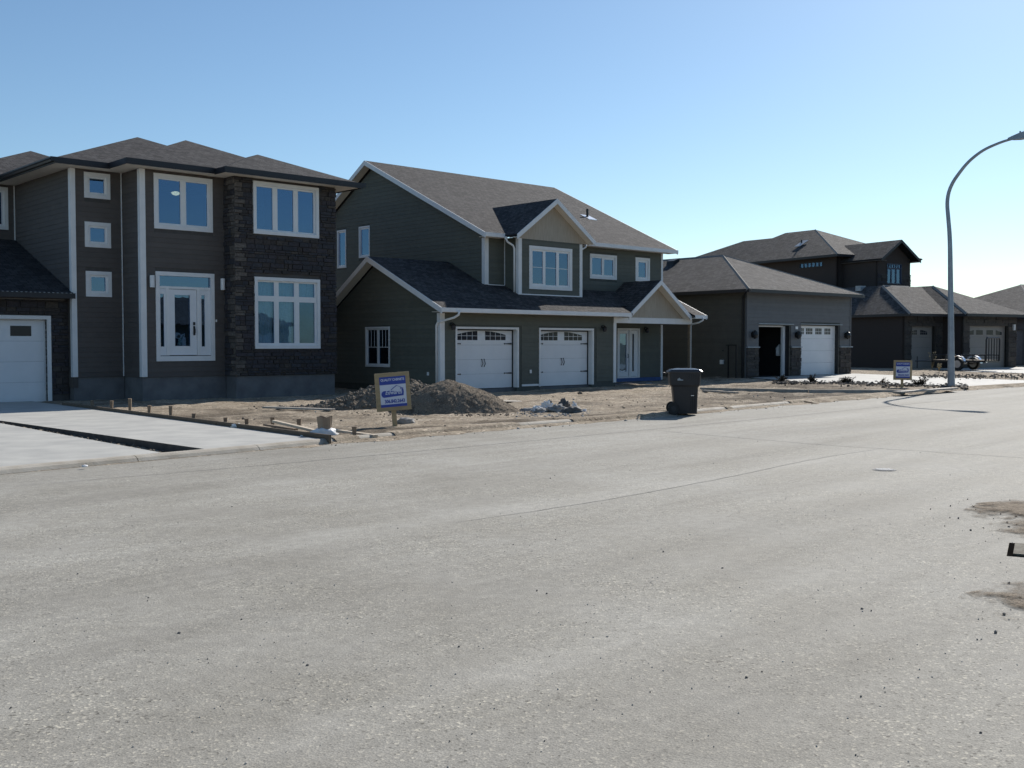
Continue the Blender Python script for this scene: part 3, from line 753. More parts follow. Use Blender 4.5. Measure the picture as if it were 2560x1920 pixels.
for cx_, cy_, sp_ in ((3.6, 6.4, .4), (4.9, 9.3, .45), (5.2, 10.3, .4)):
    for _ in range(70): pts.append((cx_ + random.gauss(0, sp_), cy_ + random.gauss(0, sp_), .006, random.choice((.004, .006, .008, .012))))
stones('road_grit', pts, M['grit'], 'dark loose grit scattered over the asphalt')
stones('road_grit', [(random.uniform(-.45, .5) * y, y, .002, random.uniform(.002, .005)) for y in [random.uniform(3.9, 12) for _ in range(600)]], M['grit_pale'], 'tiny pale stone chips scattered over the near asphalt')
pts = []; pp = []
for _ in range(4200):
    i = random.randrange(20, len(KERB) - 40); p = KERB[i]
    if p.x < -3.4 or p.x > 24: continue
    n = random.uniform(.0, 1) ** 1.6 * 13 - .45; nn = knorm(i); x, y = p.x + nn.x * n, p.y + nn.y * n
    if any(inside(S_, x, y) for S_ in SLABS): continue
    r = random.choice((.008, .01, .013, .016, .02, .03)) * random.uniform(.7, 1.3)
    (pts if random.random() < .72 else pp).append((x, y, (0.004 if n < 0 else .06 if n < .3 else tz(x, y, n) + .005), r))
stones('dirt_clods', pts, M['clod'], 'small dark clods lying on the bare dirt')
stones('pale_stones', pp, M['grit_pale'], 'small pale stones lying on the bare dirt')
pts = []
for _ in range(420):
    t = random.random(); x = -4.8 - t * 9; y = 15.4 + t * 9.9; w = .3 + .3 * t; x += random.uniform(-1, 1) * w * .7; y += random.uniform(-1, 1) * w * .7
    if inside(TRENCH, x, y): pts.append((x, y, -.04, random.uniform(.01, .035)))
stones('trench_rubble', pts, M['clod'], 'rubble in the open trench between the two driveways')

# ================================================================== HOUSE A: brown house with stone corner, at the left
H = House('brown_house', (-11.4105, 32.5, 0), 47.2, 'two-storey brown house at the left with a stone corner and white window casings')
Y1, Y3, X1, X3, X4 = 1.33, -.68, -1.6, 2.82, 6.6; ZT, ZF = 7.03, .62
# foundation walls
fb = MB(); fb.box(X1 + .02, Y1 + .03, -.6, 0, Y1 + .3, ZF); fb.box(.02, .03, -.6, X3, .3, ZF); fb.box(X3 + .02, Y3 + .04, -.6, X4 - .02, Y3 + .3, ZF - .01)
fb.box(.02, .3, -.6, .3, Y1 + .3, ZF); fb.box(X3 + .02, Y3 + .3, -.6, X3 + .3, .2, ZF); fb.box(X1 + .02, Y1 + .3, -.6, X1 + .3, 2.0, ZF); fb.box(X4 - .3, Y3 + .3, -.6, X4 - .02, 12, ZF)
H.part(fb, 'foundation', M['foundation'])
smw = [(-1.2, -.39, 6.165, 6.955), (-1.2, -.39, 4.65, 5.43), (-1.19, -.385, 3.12, 3.91)]
P = F(Y1)
wall(H, P, ZF, [(X1, ZT), (0, ZT)], smw, M['a_wall']); siding(H, P, ZF, [(X1 + .12, ZT), (-.03, ZT)], smw, M['a_siding'])
for a0, a1, z0, z1 in smw:
    window(H, P, a0, a1, z0, z1, [(a0 + .18, a1 - .18, z0 + .18, z1 - .18)], trim=.115)
P = F(0); big = (.43, 2.39, 5.235, 6.945); dr = (.45, 2.42, 1.11, 3.91)
wall(H, P, ZF, [(0, ZT), (X3, ZT)], [big, dr], M['a_wall']); siding(H, P, ZF, [(.15, ZT), (X3, ZT)], [big, dr], M['a_siding'])
window(H, P, *big, [(.60, 1.31, 5.42, 6.77), (1.50, 2.22, 5.42, 6.77)], trim=.13)
P = S(0); wall(H, P, ZF, [(0, ZT), (Y1, ZT)], [], M['a_wall']); siding(H, P, ZF, [(.03, ZT), (Y1 - .03, ZT)], [], M['a_siding'])
P = S(X1); wall(H, P, .3, [(Y1, ZT), (6.4, ZT)], [], M['a_wall']); siding(H, P, .3, [(Y1 + .02, ZT), (6.37, ZT)], [], M['a_siding'])
P = F(6.4); bw = (-3.0, -1.84, 5.52, 6.95)
wall(H, P, 4.6, [(-3.4, ZT), (X1, ZT)], [bw], M['a_wall']); siding(H, P, 5.0, [(-3.3, ZT), (X1 - .03, ZT)], [bw], M['a_siding'])
window(H, P, *bw, [(-2.82, -2.46, 5.70, 6.77), (-2.38, -2.04, 5.70, 6.77)], trim=.12)
P = S(-3.4); wall(H, P, 4.6, [(6.4, ZT), (12, ZT)], [], M['a_wall'])
# stone corner block
P = F(Y3); w1 = (3.455, 5.925, 5.235, 6.94); w2 = (3.475, 5.95, 1.495, 3.84)
wall(H, P, ZF, [(X3, ZT), (X4, ZT)], [w1, w2], M['a_wall'])
stonework(H, P, X3 - .03, X4 + .03, ZF, ZT - .03, [w1, w2], quoin=1, big=.85)
wall(H, S(X3), ZF, [(Y3 + .01, ZT), (0, ZT)], [], M['a_wall']); stonework(H, S(X3), Y3 - .02, 0, ZF, ZT - .03, [], quoin=1, pri=1.2)
window(H, P, *w1, [(3.60, 4.19, 5.40, 6.77), (4.37, 4.97, 5.40, 6.77), (5.15, 5.75, 5.40, 6.77)], trim=.11, curtain=[(3.57, 3.98, 5.36, 6.8)], proud=.07)
window(H, P, *w2, [(3.63, 4.22, 3.23, 3.68), (4.39, 4.98, 3.23, 3.68), (5.16, 5.77, 3.23, 3.68), (3.63, 4.22, 1.68, 3.05), (4.39, 4.98, 1.68, 3.05), (5.17, 5.77, 1.68, 3.05)], trim=.11,
       curtain=[(3.60, 4.25, 1.64, 3.1), (4.36, 5.02, 1.64, 3.1), (3.60, 5.8, 3.2, 3.7)], cm=M['blind'], gm=M['glass_blind'], proud=.07)
# hidden walls closing the volume
mb = MB(); mb.box(X4 - .14, Y3 + .14, ZF, X4, 12, ZT); mb.box(-3.4, 12, 0, X4, 12.14, ZT); H.part(mb, 'rear_wall', M['a_wall'])
mb = MB(); mb.box(X1 + .2, Y1 + .2, 3.95, X4 - .2, 11.9, 4.15); mb.box(X1 + .2, Y1 + .2, .9, X4 - .2, 11.9, 1.05); mb.box(.2, .2, 3.95, X4 - .2, Y1 + .2, 4.15); H.part(mb, 'floor', M['interior'])
mb = MB(); mb.box(-1.4, 4.2, 1.05, X4 - .2, 4.3, ZT); H.part(mb, 'partition', M['interior'])
# corner boards and channels
mb = MB(); mb.box(X1 - .03, Y1 - .035, ZF + .01, X1 + .125, Y1 + .0, ZT); mb.box(X1 - .03, Y1, ZF + .01, X1 - .001, Y1 + .13, ZT); H.part(mb, 'corner_board', M['white'])
mb = MB(); mb.box(-.03, -.035, ZF + .01, .15, 0, ZT); mb.box(-.03, 0, ZF + .01, -.001, .13, ZT); H.part(mb, 'corner_board', M['white'])
mb = MB(); mb.box(-.055, Y1 - .035, ZF + .01, -.028, Y1 - .001, ZT); H.part(mb, 'corner_channel', M['vinyl'])
mb = MB(); mb.box(X1 - .055, 6.36, 5.15, X1 - .022, 6.395, ZT); mb.box(-3.35, 6.33, 5.13, X1 - .03, 6.37, 5.16); H.part(mb, 'corner_channel', M['white'])
# front door with transom and sidelites
mb = MB(); t = .125; P = F(0)
abox(mb, P, .45, -.12, 1.11, 2.42, .04, 1.11 + .16); abox(mb, P, .45, -.12, 3.91 - t, 2.42, .04, 3.91); abox(mb, P, .45, -.12, 1.27, .45 + t, .038, 3.91 - t); abox(mb, P, 2.42 - t, -.12, 1.27, 2.42, .038, 3.91 - t)
dframe = H.part(mb, 'door_frame', M['white'])
mb = MB(); abox(mb, P, .575, -.10, 3.385, 2.295, -.01, 3.46); abox(mb, P, .80, -.10, 1.29, .895, .0, 3.385); abox(mb, P, 1.835, -.10, 1.29, 1.925, .0, 3.385); mb.build('mullion', M['vinyl'], dframe)
mb = MB(); abox(mb, P, .578, -.06, 3.46, 2.292, -.05, 3.785); mb.build('transom_pane', M['glass'], dframe)
for a0, a1, g0, g1 in ((.575, .80, .615, .735), (1.925, 2.295, 1.985, 2.105)):
    mb = MB()
    for q in ((a0, g0, 1.29, 3.38), (g1, a1, 1.29, 3.38), (g0, g1, 1.29, 1.57), (g0, g1, 3.215, 3.38)): abox(mb, P, q[0], -.08, q[2], q[1], -.02, q[3])
    mb.build('sidelite', M['door'], dframe); mb = MB(); abox(mb, P, g0, -.055, 1.57, g1, -.045, 3.215); mb.build('sidelite_pane', M['glass'], dframe)
mb = MB()
for q in ((.905, 1.07, 1.30, 3.37), (1.61, 1.825, 1.30, 3.37), (1.07, 1.61, 1.30, 1.57), (1.07, 1.61, 3.215, 3.37)): abox(mb, P, q[0], -.09, q[2], q[1], -.03, q[3])
for q in ((1.055, 1.085, 1.555, 3.23), (1.595, 1.625, 1.555, 3.23), (1.07, 1.61, 1.555, 1.585), (1.07, 1.61, 3.2, 3.23)): abox(mb, P, q[0], -.03, q[2], q[1], -.018, q[3])
fd = H.part(mb, 'front_door', M['door'])
mb = MB(); abox(mb, P, 1.07, -.07, 1.57, 1.61, -.06, 3.215); mb.build('door_pane', M['glass'], fd)
mb = MB(); abox(mb, P, 1.70, -.03, 2.25, 1.77, -.015, 2.35); abox(mb, P, 1.705, -.03, 1.93, 1.765, -.012, 2.22); mb.tube([P(1.735, -.01, 1.97), P(1.735, .045, 2.0), P(1.735, .05, 2.12), P(1.735, -.01, 2.19)], .014, 6); mb.build('door_handle', M['black'], fd)
mb = MB(); abox(mb, P, .58, -.10, 1.272, 2.29, -.015, 1.29); mb.build('threshold', M['black'], dframe)
mb = MB(); abox(mb, P, 2.40 + .05, .02, 2.36, 2.50, .035, 2.44); H.part(mb, 'doorbell', M['vinyl'])
for a in (.23, 2.60):
    mb = MB(); abox(mb, P, a + .03, .02, 3.42, a + .13, .05, 3.74); s_ = H.part(mb, 'sconce', M['galv'])
    mb = MB(); mb.tube([P(a + .08, .10, 3.40), P(a + .08, .10, 3.77)], .072, 14); mb.build('shade', M['white'], s_)
# inside: the lamp seen through the upper window
mb = MB(); mb.tube([(1.72, 1.2, 6.62), (1.72, 1.2, 6.58), (1.72, 1.2, 6.52), (1.72, 1.2, 6.49)], [.05, .15, .11, .03], 16); H.part(mb, 'ceiling_light', em, smooth=True)
# garage wing
gY = 1.7; gd = (-7.25, -2.25, -.14, 2.40); P = F(gY)
wall(H, P, -.2, [(-9, 3.06), (X1, 3.06)], [gd], M['a_wall'])
stonework(H, P, -9, X1 - .01, .10, 3.02, [(gd[0] - .1, gd[1] + .10, -1, 2.52)], pri=.6)
mb = MB(); abox(mb, P, gd[1], -.25, -.14, gd[1] + .11, .06, 2.51); abox(mb, P, gd[0] - .11, -.25, 2.40, gd[1] , .06, 2.51); H.part(mb, 'garage_casing', M['white'])
wb = [(-3.27 - k * .955 , -3.27 - k * .955 + .63, 1.89, 2.2, 2.2, 0) for k in range(5)]
garage_door(H, P, *gd, M['door'], .16, 4, wins=wb, jamb=M['white'], muntin=False)
mb = MB(); mb.box(-9, gY + .1, -.6, gd[0], gY + .3, .1); mb.box(gd[1] + .11, gY + .01, -.6, X1, gY + .3, .10); H.part(mb, 'garage_foundation', M['foundation'])
mb = MB(); mb.box(-9, gY + .14, -.2, -8.86, 12, 3.06); mb.box(-9, 12, -.2, X1, 12.14, 3.06); H.part(mb, 'garage_side_wall', M['a_wall'])
# roofs
ez, pp_ = 7.19, .4167
roof(H, hip(-4.02, 5.85, 4.28, 15, ez - .01, .4167), M['roof_a'])
roof(H, hip(-2.26, .70, 6.56, 13, ez, .409), M['roof_a'])
roof(H, hip(-.66, -.62, 6.54, 9, ez + .004, .415), M['roof_a'])
roof(H, hip(2.18, -1.30, 7.30, 6, ez - .02, .398), M['roof_a'])
roof(H, [[(-9.5, 1.12, 3.17), (X1 - .01, 1.12, 3.17), (X1 - .01, 6.4, 5.2), (-9.5, 6.4, 5.2)]], M['roof_a'], thick=.1)
for k, (x0, y0, x1, y1, zz) in enumerate(((-4.02, 5.85, 4.28, 13, 7.035), (-2.26, .70, 6.56, 12.5, 7.04), (-.66, -.62, 6.54, 5, 7.045), (2.18, -1.30, 7.30, 4, 7.03))):
    mb = MB(); mb.box(x0 + .03, y0 + .03, zz, x1 - .03, y1, zz + .012); H.part(mb, 'soffit', M['soffit'])
mb = MB(); mb.box(-9.4, 1.15, 3.06, X1 - .02, gY + .2, 3.075); H.part(mb, 'soffit', M['dark_soffit'])
def fascia(x0, y0, x1, y1, z0=7.02, z1=7.2, m=M['fascia'], t=.03, sides='lfr', H=None, yb=None):
    yb = yb if yb is not None else y1
    mb = MB()
    if 'f' in sides: H.part(MB().box(x0 - t, y0 - t, z0, x1 + t, y0, z1), 'fascia', m)
    if 'l' in sides: H.part(MB().box(x0 - t, y0, z0, x0, yb, z1), 'fascia', m)
    if 'r' in sides: H.part(MB().box(x1, y0, z0, x1 + t, yb, z1), 'fascia', m)
fascia(-2.26, .70, -.66, 8, H=H, sides='lf', yb=5.85, z0=7.021); fascia(-.66, -.62, 2.18, 8, H=H, sides='lf', yb=.70 - .03, z0=7.022); fascia(2.18, -1.30, 7.30, 6, H=H, sides='lfr', yb=-.65, z0=7.0, z1=7.18)
fascia(-4.02, 5.85, -2.29, 12, H=H, sides='lf'); fascia(7.27, -.65, 7.30, 12.9, H=H, sides='r', z0=7.0, z1=7.18)
for a, b in (((-2.29, .67, 7.2), (-2.29, 5.8, 7.2)), ):
    gutter(H, b, a, M['fascia'])
gutter(H, (-.70, .66, 7.2), (-2.40, .66, 7.2), M['fascia']); gutter(H, (2.14, -.66, 7.205), (-.70, -.66, 7.205), M['fascia']); gutter(H, (7.45, -1.34, 7.185), (2.14, -1.34, 7.185), M['fascia'])
gutter(H, (-.70, -.66, 7.205), (-.70, .6, 7.205), M['fascia']) if False else None
mb = MB(); mb.box(-9.4, 1.07, 3.03, X1 + .0, 1.10, 3.19); H.part(mb, 'garage_fascia', M['fascia'])
mb = MB()
for k in range(60): mb.box(-9.3 + k * .13, 1.06, 3.185, -9.25 + k * .13, 1.10, 3.20)
H.part(mb, 'drip_edge', M['galv'], kind='stuff')
mb = MB(); mb.bar((-9.3, 1.02, 2.98), (-1.95, 1.02, 2.98), .012, .012); H.part(mb, 'hanging_cable', M['wood'])
H.flush()

# ================================================================== HOUSE B: green-grey house in the middle
H = House('green_house', (-2.476, 36.4, 0), 47.2, 'grey-green two-storey house in the middle with two white garage doors, white gutters and taupe gables')
ZFL = .05; L1 = .458; Xu, Yu, Yb_ = 3.46, 1.6, .85; XR = 13.95
def low(y): return 2.88 + L1 * (y + .6)
P = F(0); dL = (.66, 3.86, ZFL, 2.26); dR = (4.74, 7.93, ZFL, 2.255)
opL = (.74, 3.62, ZFL - .3, 2.18); opR = (4.82, 7.68, ZFL - .3, 2.18)
wall(H, P, -.1, [(0, 2.76), (9.05, 2.76)], [opL, opR], M['b_wall'])
siding(H, P, .16, [(.17, 2.74), (8.90, 2.74)], [dL, dR], M['b_siding'])
arch = lambda a: [(a + .14, a + 1.15, 1.79, 1.98, 2.115, -1), (a + 1.50, a + 2.52, 1.79, 1.98, 2.115, 1)]
for a0, o_ in ((.74, opL), (4.82, opR)):
    mb = MB()
    abox(mb, P, a0 - .075, -.0, ZFL, a0 - .001, .035, 2.26); abox(mb, P, o_[1] + .001, .0, ZFL, o_[1] + .075, .035, 2.26); abox(mb, P, a0 - .001, -.0, 2.181, o_[1] + .001, .034, 2.259)
    abox(mb, P, o_[1] - .012, -.26, ZFL, o_[1] + .001, .0, 2.18); abox(mb, P, a0 - .001, -.26, ZFL, a0 + .012, .0, 2.18); H.part(mb, 'garage_casing', M['white'])
    garage_door(H, P, a0 + .013, o_[1] - .013, ZFL, 2.17, M['door'], .22, 4, wins=arch(a0 + .0), hinges=[(a0 + .05, a0 + .36, 1.66, 1), (a0 + 2.42, a0 + 2.80, 1.66, -1), (a0 + .05, a0 + .36, .58, 1), (a0 + 2.42, a0 + 2.80, .58, -1)],
                handles=[(a0 + 1.34, .83, 1.11), (a0 + 1.46, .83, 1.11)])
# side gable wall of the garage
gtop = [(0, low(0) - .16), (3.75, 4.62), (7.6, 2.3)]
sw = (2.91, 4.45, .80, 2.29); P = S(0)
wall(H, P, -.1, gtop, [sw], M['b_wall']); siding(H, P, .16, [(.16, gtop[0][1] + .05), (3.75, 4.62), (7.6, 2.3)], [sw], M['b_siding'])
window(H, P, *sw, [(3.03, 3.62, .92, 2.17), (3.74, 4.33, .92, 2.17)], trim=.07, gm=M['glass_dark'], grille=[(3.03, 3.62, 1.52, 1.545), (3.74, 4.33, 1.52, 1.545)] + [(a, a + .02, 1.545, 2.17) for a in (3.22, 3.42, 3.93, 4.13)], curtain=[(4.12, 4.34, .92, 2.17)])
mb = MB(); abox(mb, P, .60, .02, .55, .70, .045, .67); H.part(mb, 'outlet_cover', M['vinyl'])
mb = MB(); abox(mb, F(0), 4.25, .02, .56, 4.34, .045, .69); H.part(mb, 'outlet_cover', M['vinyl'])
mb = MB(); mb.box(.0, .03, -.6, .73, .25, .155); mb.box(3.64, .03, -.6, 4.80, .25, .155); mb.box(7.70, .03, -.6, 9.06, .25, .155); mb.box(.03, .25, -.6, .25, 7.6, .155); mb.box(.73, .2, -.6, 8, .25, ZFL - .02); H.part(mb, 'foundation', M['foundation'])
mb = MB(); mb.box(3.87, -.02, .08, 4.73, .0, .155); H.part(mb, 'foundation_flashing', M['vinyl'])
# lower storey hidden sides and inside
mb = MB(); mb.box(0, 7.6, -.1, XR, 7.74, 2.8); mb.box(XR - .14, Yu, -.1, XR, 13.9, 5.7); mb.box(Xu, 13.9, 2.5, XR, 14.04, 6.6); H.part(mb, 'rear_wall', M['b_wall'])
mb = MB(); mb.box(.1, .3, -.1, 8.9, 7.6, .03); mb.box(Xu + .1, Yu + .15, 2.75, XR - .15, 7.6, 2.9); mb.box(Xu + .15, 3.8, 2.9, XR - .15, 3.9, 5.8); H.part(mb, 'floor', M['interior'])
# upper storey
ztop = 5.70; P = F(Yu)
wA = (9.24, 10.91, 4.37, 5.40); wB = (12.13, 13.09, 4.38, 5.405)
wall(H, P, 2.7, [(Xu, ztop), (XR, ztop)], [wA, wB], M['b_wall'])
siding(H, P, 3.8, [(Xu + .16, ztop), (4.5, ztop)], [], M['b_siding']); siding(H, P, 3.8, [(7.95, ztop), (XR - .08, ztop)], [wA, wB], M['b_siding'])
window(H, P, *wA, [(9.40, 10.01, 4.55, 5.24), (10.14, 10.72, 4.55, 5.20)], trim=.10, gm=M['glass_clear'], curtain=[(9.38, 10.75, 4.5, 5.28)])
window(H, P, *wB, [(12.36, 12.86, 4.56, 5.21)], trim=.10, gm=M['glass_clear'], curtain=[(12.3, 12.9, 4.5, 5.28)])
P = S(Xu); utop = [(Yu, ztop - .05), (8.85, 9.12), (13.9, 6.2)]
u1 = (9.05, 9.86, 5.38, 6.73); u2 = (10.85, 11.55, 5.02, 6.70)
wall(H, P, 2.7, utop, [u1, u2], M['b_wall']); siding(H, P, 3.4, [(Yu + .16, ztop + .0), (8.85, 9.12), (13.9, 6.2)], [u1, u2], M['b_siding'], pri=.8)
window(H, P, *u1, [(9.15, 9.74, 5.5, 6.60)], trim=.06, gm=M['glass_clear'], curtain=[(9.1, 9.8, 5.4, 6.7)]); window(H, P, *u2, [(10.95, 11.45, 5.15, 6.58)], trim=.06, gm=M['glass_clear'], curtain=[(10.9, 11.5, 5.1, 6.65)])
# bay
bx0, bx1 = 4.50, 7.95; bz = low(Yb_) - .02; P = F(Yb_); wC = (5.04, 7.40, 3.76, 5.42)
wall(H, P, bz - .3, [(bx0, ztop), (bx1, ztop)], [wC], M['b_wall']); siding(H, P, bz + .06, [(bx0 + .14, ztop), (bx1 - .12, ztop)], [wC], M['b_siding'])
wall(H, S(bx0), bz - .3, [(Yb_ + .01, ztop), (Yu, ztop)], [], M['b_wall']); siding(H, S(bx0), bz + .06, [(Yb_ + .12, ztop), (Yu, ztop)], [], M['b_siding'])
mb = MB(); mb.box(bx1 - .14, Yb_ + .14, bz - .3, bx1, Yu, ztop); H.part(mb, 'bay_side_wall', M['b_wall'])
window(H, P, *wC, [(5.24, 5.80, 3.98, 5.22), (5.94, 6.54, 3.94, 5.24), (6.68, 7.20, 3.96, 5.22)], trim=.13, gm=M['glass_clear'], curtain=[(5.2, 5.62, 3.9, 5.26), (5.76, 7.24, 3.9, 5.26)],
       grille=[(5.24, 5.80, 4.60, 4.62), (5.94, 6.54, 4.60, 4.62), (6.68, 7.20, 4.60, 4.62)])
# white corner boards
def vboard(x0, y0, x1, y1, z0, z1, name='corner_board', m=None):
    mb = MB(); mb.box(x0, y0, z0, x1, y1, z1); return H.part(mb, name, m or M['white'])
mb = MB(); mb.box(-.035, -.035, ZFL, .17, -.001, 2.72); mb.box(-.035, 0, ZFL, -.001, .14, 2.72); H.part(mb, 'corner_board', M['white'])
mb = MB(); mb.box(8.92, -.035, ZFL + .05, 9.085, -.001, 2.5); mb.box(9.051, 0, ZFL + .05, 9.085, .14, 2.5); H.part(mb, 'corner_board', M['white'])
mb = MB(); mb.box(Xu - .035, Yu - .035, 3.90, Xu + .16, Yu - .001, 5.66); mb.box(Xu - .035, Yu, 3.92, Xu - .001, Yu + .14, 5.66); H.part(mb, 'corner_board', M['white'])
mb = MB(); mb.box(bx0 - .035, Yb_ - .035, bz, bx0 + .14, Yb_ - .001, 5.66); mb.box(bx0 - .035, Yb_, bz, bx0 - .001, Yb_ + .12, 5.66); H.part(mb, 'corner_board', M['white'])
mb = MB(); mb.box(bx1 - .12, Yb_ - .035, bz, bx1 + .035, Yb_ - .001, 5.64); H.part(mb, 'corner_board', M['white'])
mb = MB(); mb.box(XR - .08, Yu - .035, 3.9, XR + .035, Yu - .001, 5.66); H.part(mb, 'corner_board', M['white'])
mb = MB(); mb.box(bx0 + .14, Yb_ - .045, bz + .0, bx1 - .12, Yb_ - .005, bz + .045); H.part(mb, 'bay_flashing', M['white'])
mb = MB(); mb.box(4.44, Yu - .03, 3.9, 4.47, Yu - .002, 5.66); mb.box(Xu + .16, Yu - .03, 3.885, 4.44, Yu - .002, 3.915); H.part(mb, 'corner_channel', M['white'])
# roofs
ap = (3.75, low(3.75)); X0r = -.4
roof(H, [[(X0r, -.6, 2.88), (9.42, -.6, 2.88), (9.42, Yu, low(Yu)), (Xu, Yu, low(Yu)), (Xu, 3.75, ap[1]), (X0r, 3.75, ap[1])],
         [(9.42, .12, low(.12)), (13.45, .12, low(.12)), (13.45, Yu, low(Yu)), (9.42, Yu, low(Yu))], [(13.45, -.6, 2.88), (14.3, -.6, 2.88), (14.3, Yu, low(Yu)), (13.45, Yu, low(Yu))],
         [(X0r, 3.75, ap[1]), (Xu, 3.75, ap[1]), (Xu, 7.9, 2.32), (X0r, 7.9, 2.32)]], M['roof_b'])
mz = lambda y: 5.80 + .4675 * (y - 1.1)
rz = mz(8.85); 
roof(H, [[(Xu - .4, 1.1, 5.80), (14.43, 1.1, 5.80), (14.43, 8.85, rz), (Xu - .4, 8.85, rz)], [(Xu - .4, 8.85, rz), (14.43, 8.85, rz), (14.43, 14.4, rz - 5.55 * .58), (Xu - .4, 14.4, rz - 5.55 * .58)]], M['roof_b'])
# bay gable roof
def gable(H, xl, xr, yf, zl, za, yb, mroof, mfas, xc=None, fz=.17, panel_y=None, pm=None, pz=None, sof=None):
    xc = xc or (xl + xr) / 2
    roof(H, [[(xl, yf, zl), (xc, yf, za), (xc, yb, za), (xl, yb, zl)], [(xc, yf, za), (xr, yf, zl), (xr, yb, zl), (xc, yb, za)]], mroof)
    dz = Vector((0, 0, -fz))
    for a, b in (((xl, zl), (xc, za)), ((xc, za), (xr, zl))):
        mb = MB(); mb.prism([(a[0], yf - .03, a[1]), (b[0], yf - .03, b[1]), (b[0], yf - .03, b[1] - fz * 1.15), (a[0], yf - .03, a[1] - fz * 1.15)], (0, .03, 0)); H.part(mb, 'rake_board', mfas)
    if panel_y is not None:
        q = .12
        mb = MB(); s_ = (za - zl) / (xc - xl); e_ = max(.02, (pz - zl + q) / s_); mb.prism([(xl + e_, panel_y - .012, pz), (xr - e_, panel_y - .012, pz), (xc, panel_y - .012, za - q)], (0, .03, 0)); H.part(mb, 'gable_panel', pm)
        for a, b in (((xl, zl), (xc, za)), ((xc, za), (xr, zl))):
            mb = MB(); mb.prism([(a[0], yf + .002, a[1] - q), (b[0], yf + .002, b[1] - q), (b[0], panel_y + .03, b[1] - q), (a[0], panel_y + .03, a[1] - q)], (0, 0, .02)); H.part(mb, 'soffit', sof or M['soffit'])
gable(H, 4.05, 8.34, .45, 5.76, 7.26, 4.4, M['roof_b'], M['white'], 6.17, panel_y=Yb_, pm=M['taupe'], pz=5.66)
gable(H, 9.38, 13.47, -.42, 2.83, 4.30, Yu, M['roof_b'], M['white'], 11.42, panel_y=-.0, pm=M['taupe'], pz=2.72)
# rake boards of the two left gables
for (xa, pts_) in ((X0r, [(-.6, 2.88), (3.75, ap[1]), (7.9, 2.32)]), (Xu - .4, [(1.1, 5.80), (8.85, rz), (14.4, rz - 5.55 * .58)])):
    for (y0, z0), (y1, z1) in zip(pts_, pts_[1:]):
        mb = MB(); mb.prism([(xa - .03, y0, z0 + .0), (xa - .03, y1, z1 + .0), (xa - .03, y1, z1 - .2), (xa - .03, y0, z0 - .2)], (.03, 0, 0)); H.part(mb, 'rake_board', M['white'])
        mb = MB(); mb.prism([(xa + .001, y0, z0 - .12), (xa + .001, y1, z1 - .12), (xa + .42, y1, z1 - .12), (xa + .42, y0, z0 - .12)], (0, 0, .015)); H.part(mb, 'soffit', M['soffit'])
mb = MB(); mb.prism([(14.43, 1.1, 5.8), (14.43, 8.85, rz), (14.43, 8.85, rz - .18), (14.43, 1.1, 5.62)], (.03, 0, 0)); H.part(mb, 'rake_board', M['white'])
mb = MB(); mb.prism([(14.3, -.6, 2.88), (14.3, Yu, low(Yu)), (14.3, Yu, low(Yu) - .18), (14.3, -.6, 2.7)], (.03, 0, 0)); H.part(mb, 'rake_board', M['white'])
mb = MB(); mb.box(X0r + .03, -.58, 2.745, 9.1, .0, 2.76); mb.box(9.1, .1, 2.745, 14.28, Yu, 2.76); mb.box(13.5, -.58, 2.745, 14.28, .1, 2.76); mb.box(Xu - .3, 1.12, 5.665, 4.2, Yu, 5.68); mb.box(8.2, 1.12, 5.665, 14.4, Yu, 5.68); H.part(mb, 'soffit', M['soffit'])
W_ = M['white']
for a, b in (((9.36, -.61, 2.885), (X0r - .03, -.61, 2.885)), ((14.36, -.61, 2.885), (13.5, -.61, 2.885)), ((4.03, 1.09, 5.81), (Xu - .42, 1.09, 5.81)), ((14.47, 1.09, 5.81), (8.36, 1.09, 5.81))): gutter(H, a, b, W_, .13, .14)
gutter(H, (4.03, .46, 5.80), (4.03, 1.0, 5.80), W_, .10, .13) if False else None
for q in ((X0r, -.60, 2.735, 9.36, -.575, 2.88), (13.5, -.60, 2.735, 14.3, -.575, 2.88), (Xu - .4, 1.1, 5.655, 4.05, 1.125, 5.80), (8.34, 1.1, 5.655, 14.43, 1.125, 5.80)): H.part(MB().box(*q), 'fascia', W_)
# downspouts
def spout(path, r=.04): mb = MB(); mb.tube(path, r, 8); return H.part(mb, 'downspout', W_, smooth=True)
spout([(.30, -.66, 2.78), (.30, -.64, 2.66), (.22, -.50, 2.56), (-.05, -.18, 2.44), (-.09, .02, 2.40), (-.09, .10, 2.30), (-.09, .10, .06)])
spout([(4.02, 1.03, 5.70), (4.02, 1.03, 5.60), (4.10, 1.03, 5.50), (4.36, 1.0, 5.38), (4.40, .98, 5.26), (4.40, .98, 3.62)])
spout([(8.42, 1.03, 5.70), (8.40, 1.03, 5.58), (8.25, 1.03, 5.50), (8.03, 1.0, 5.46), (7.99, .96, 5.44)])
spout([(14.0, -.66, 2.78), (14.0, -.64, 2.68), (13.97, -.45, 2.58), (13.96, -.05, 2.50)])
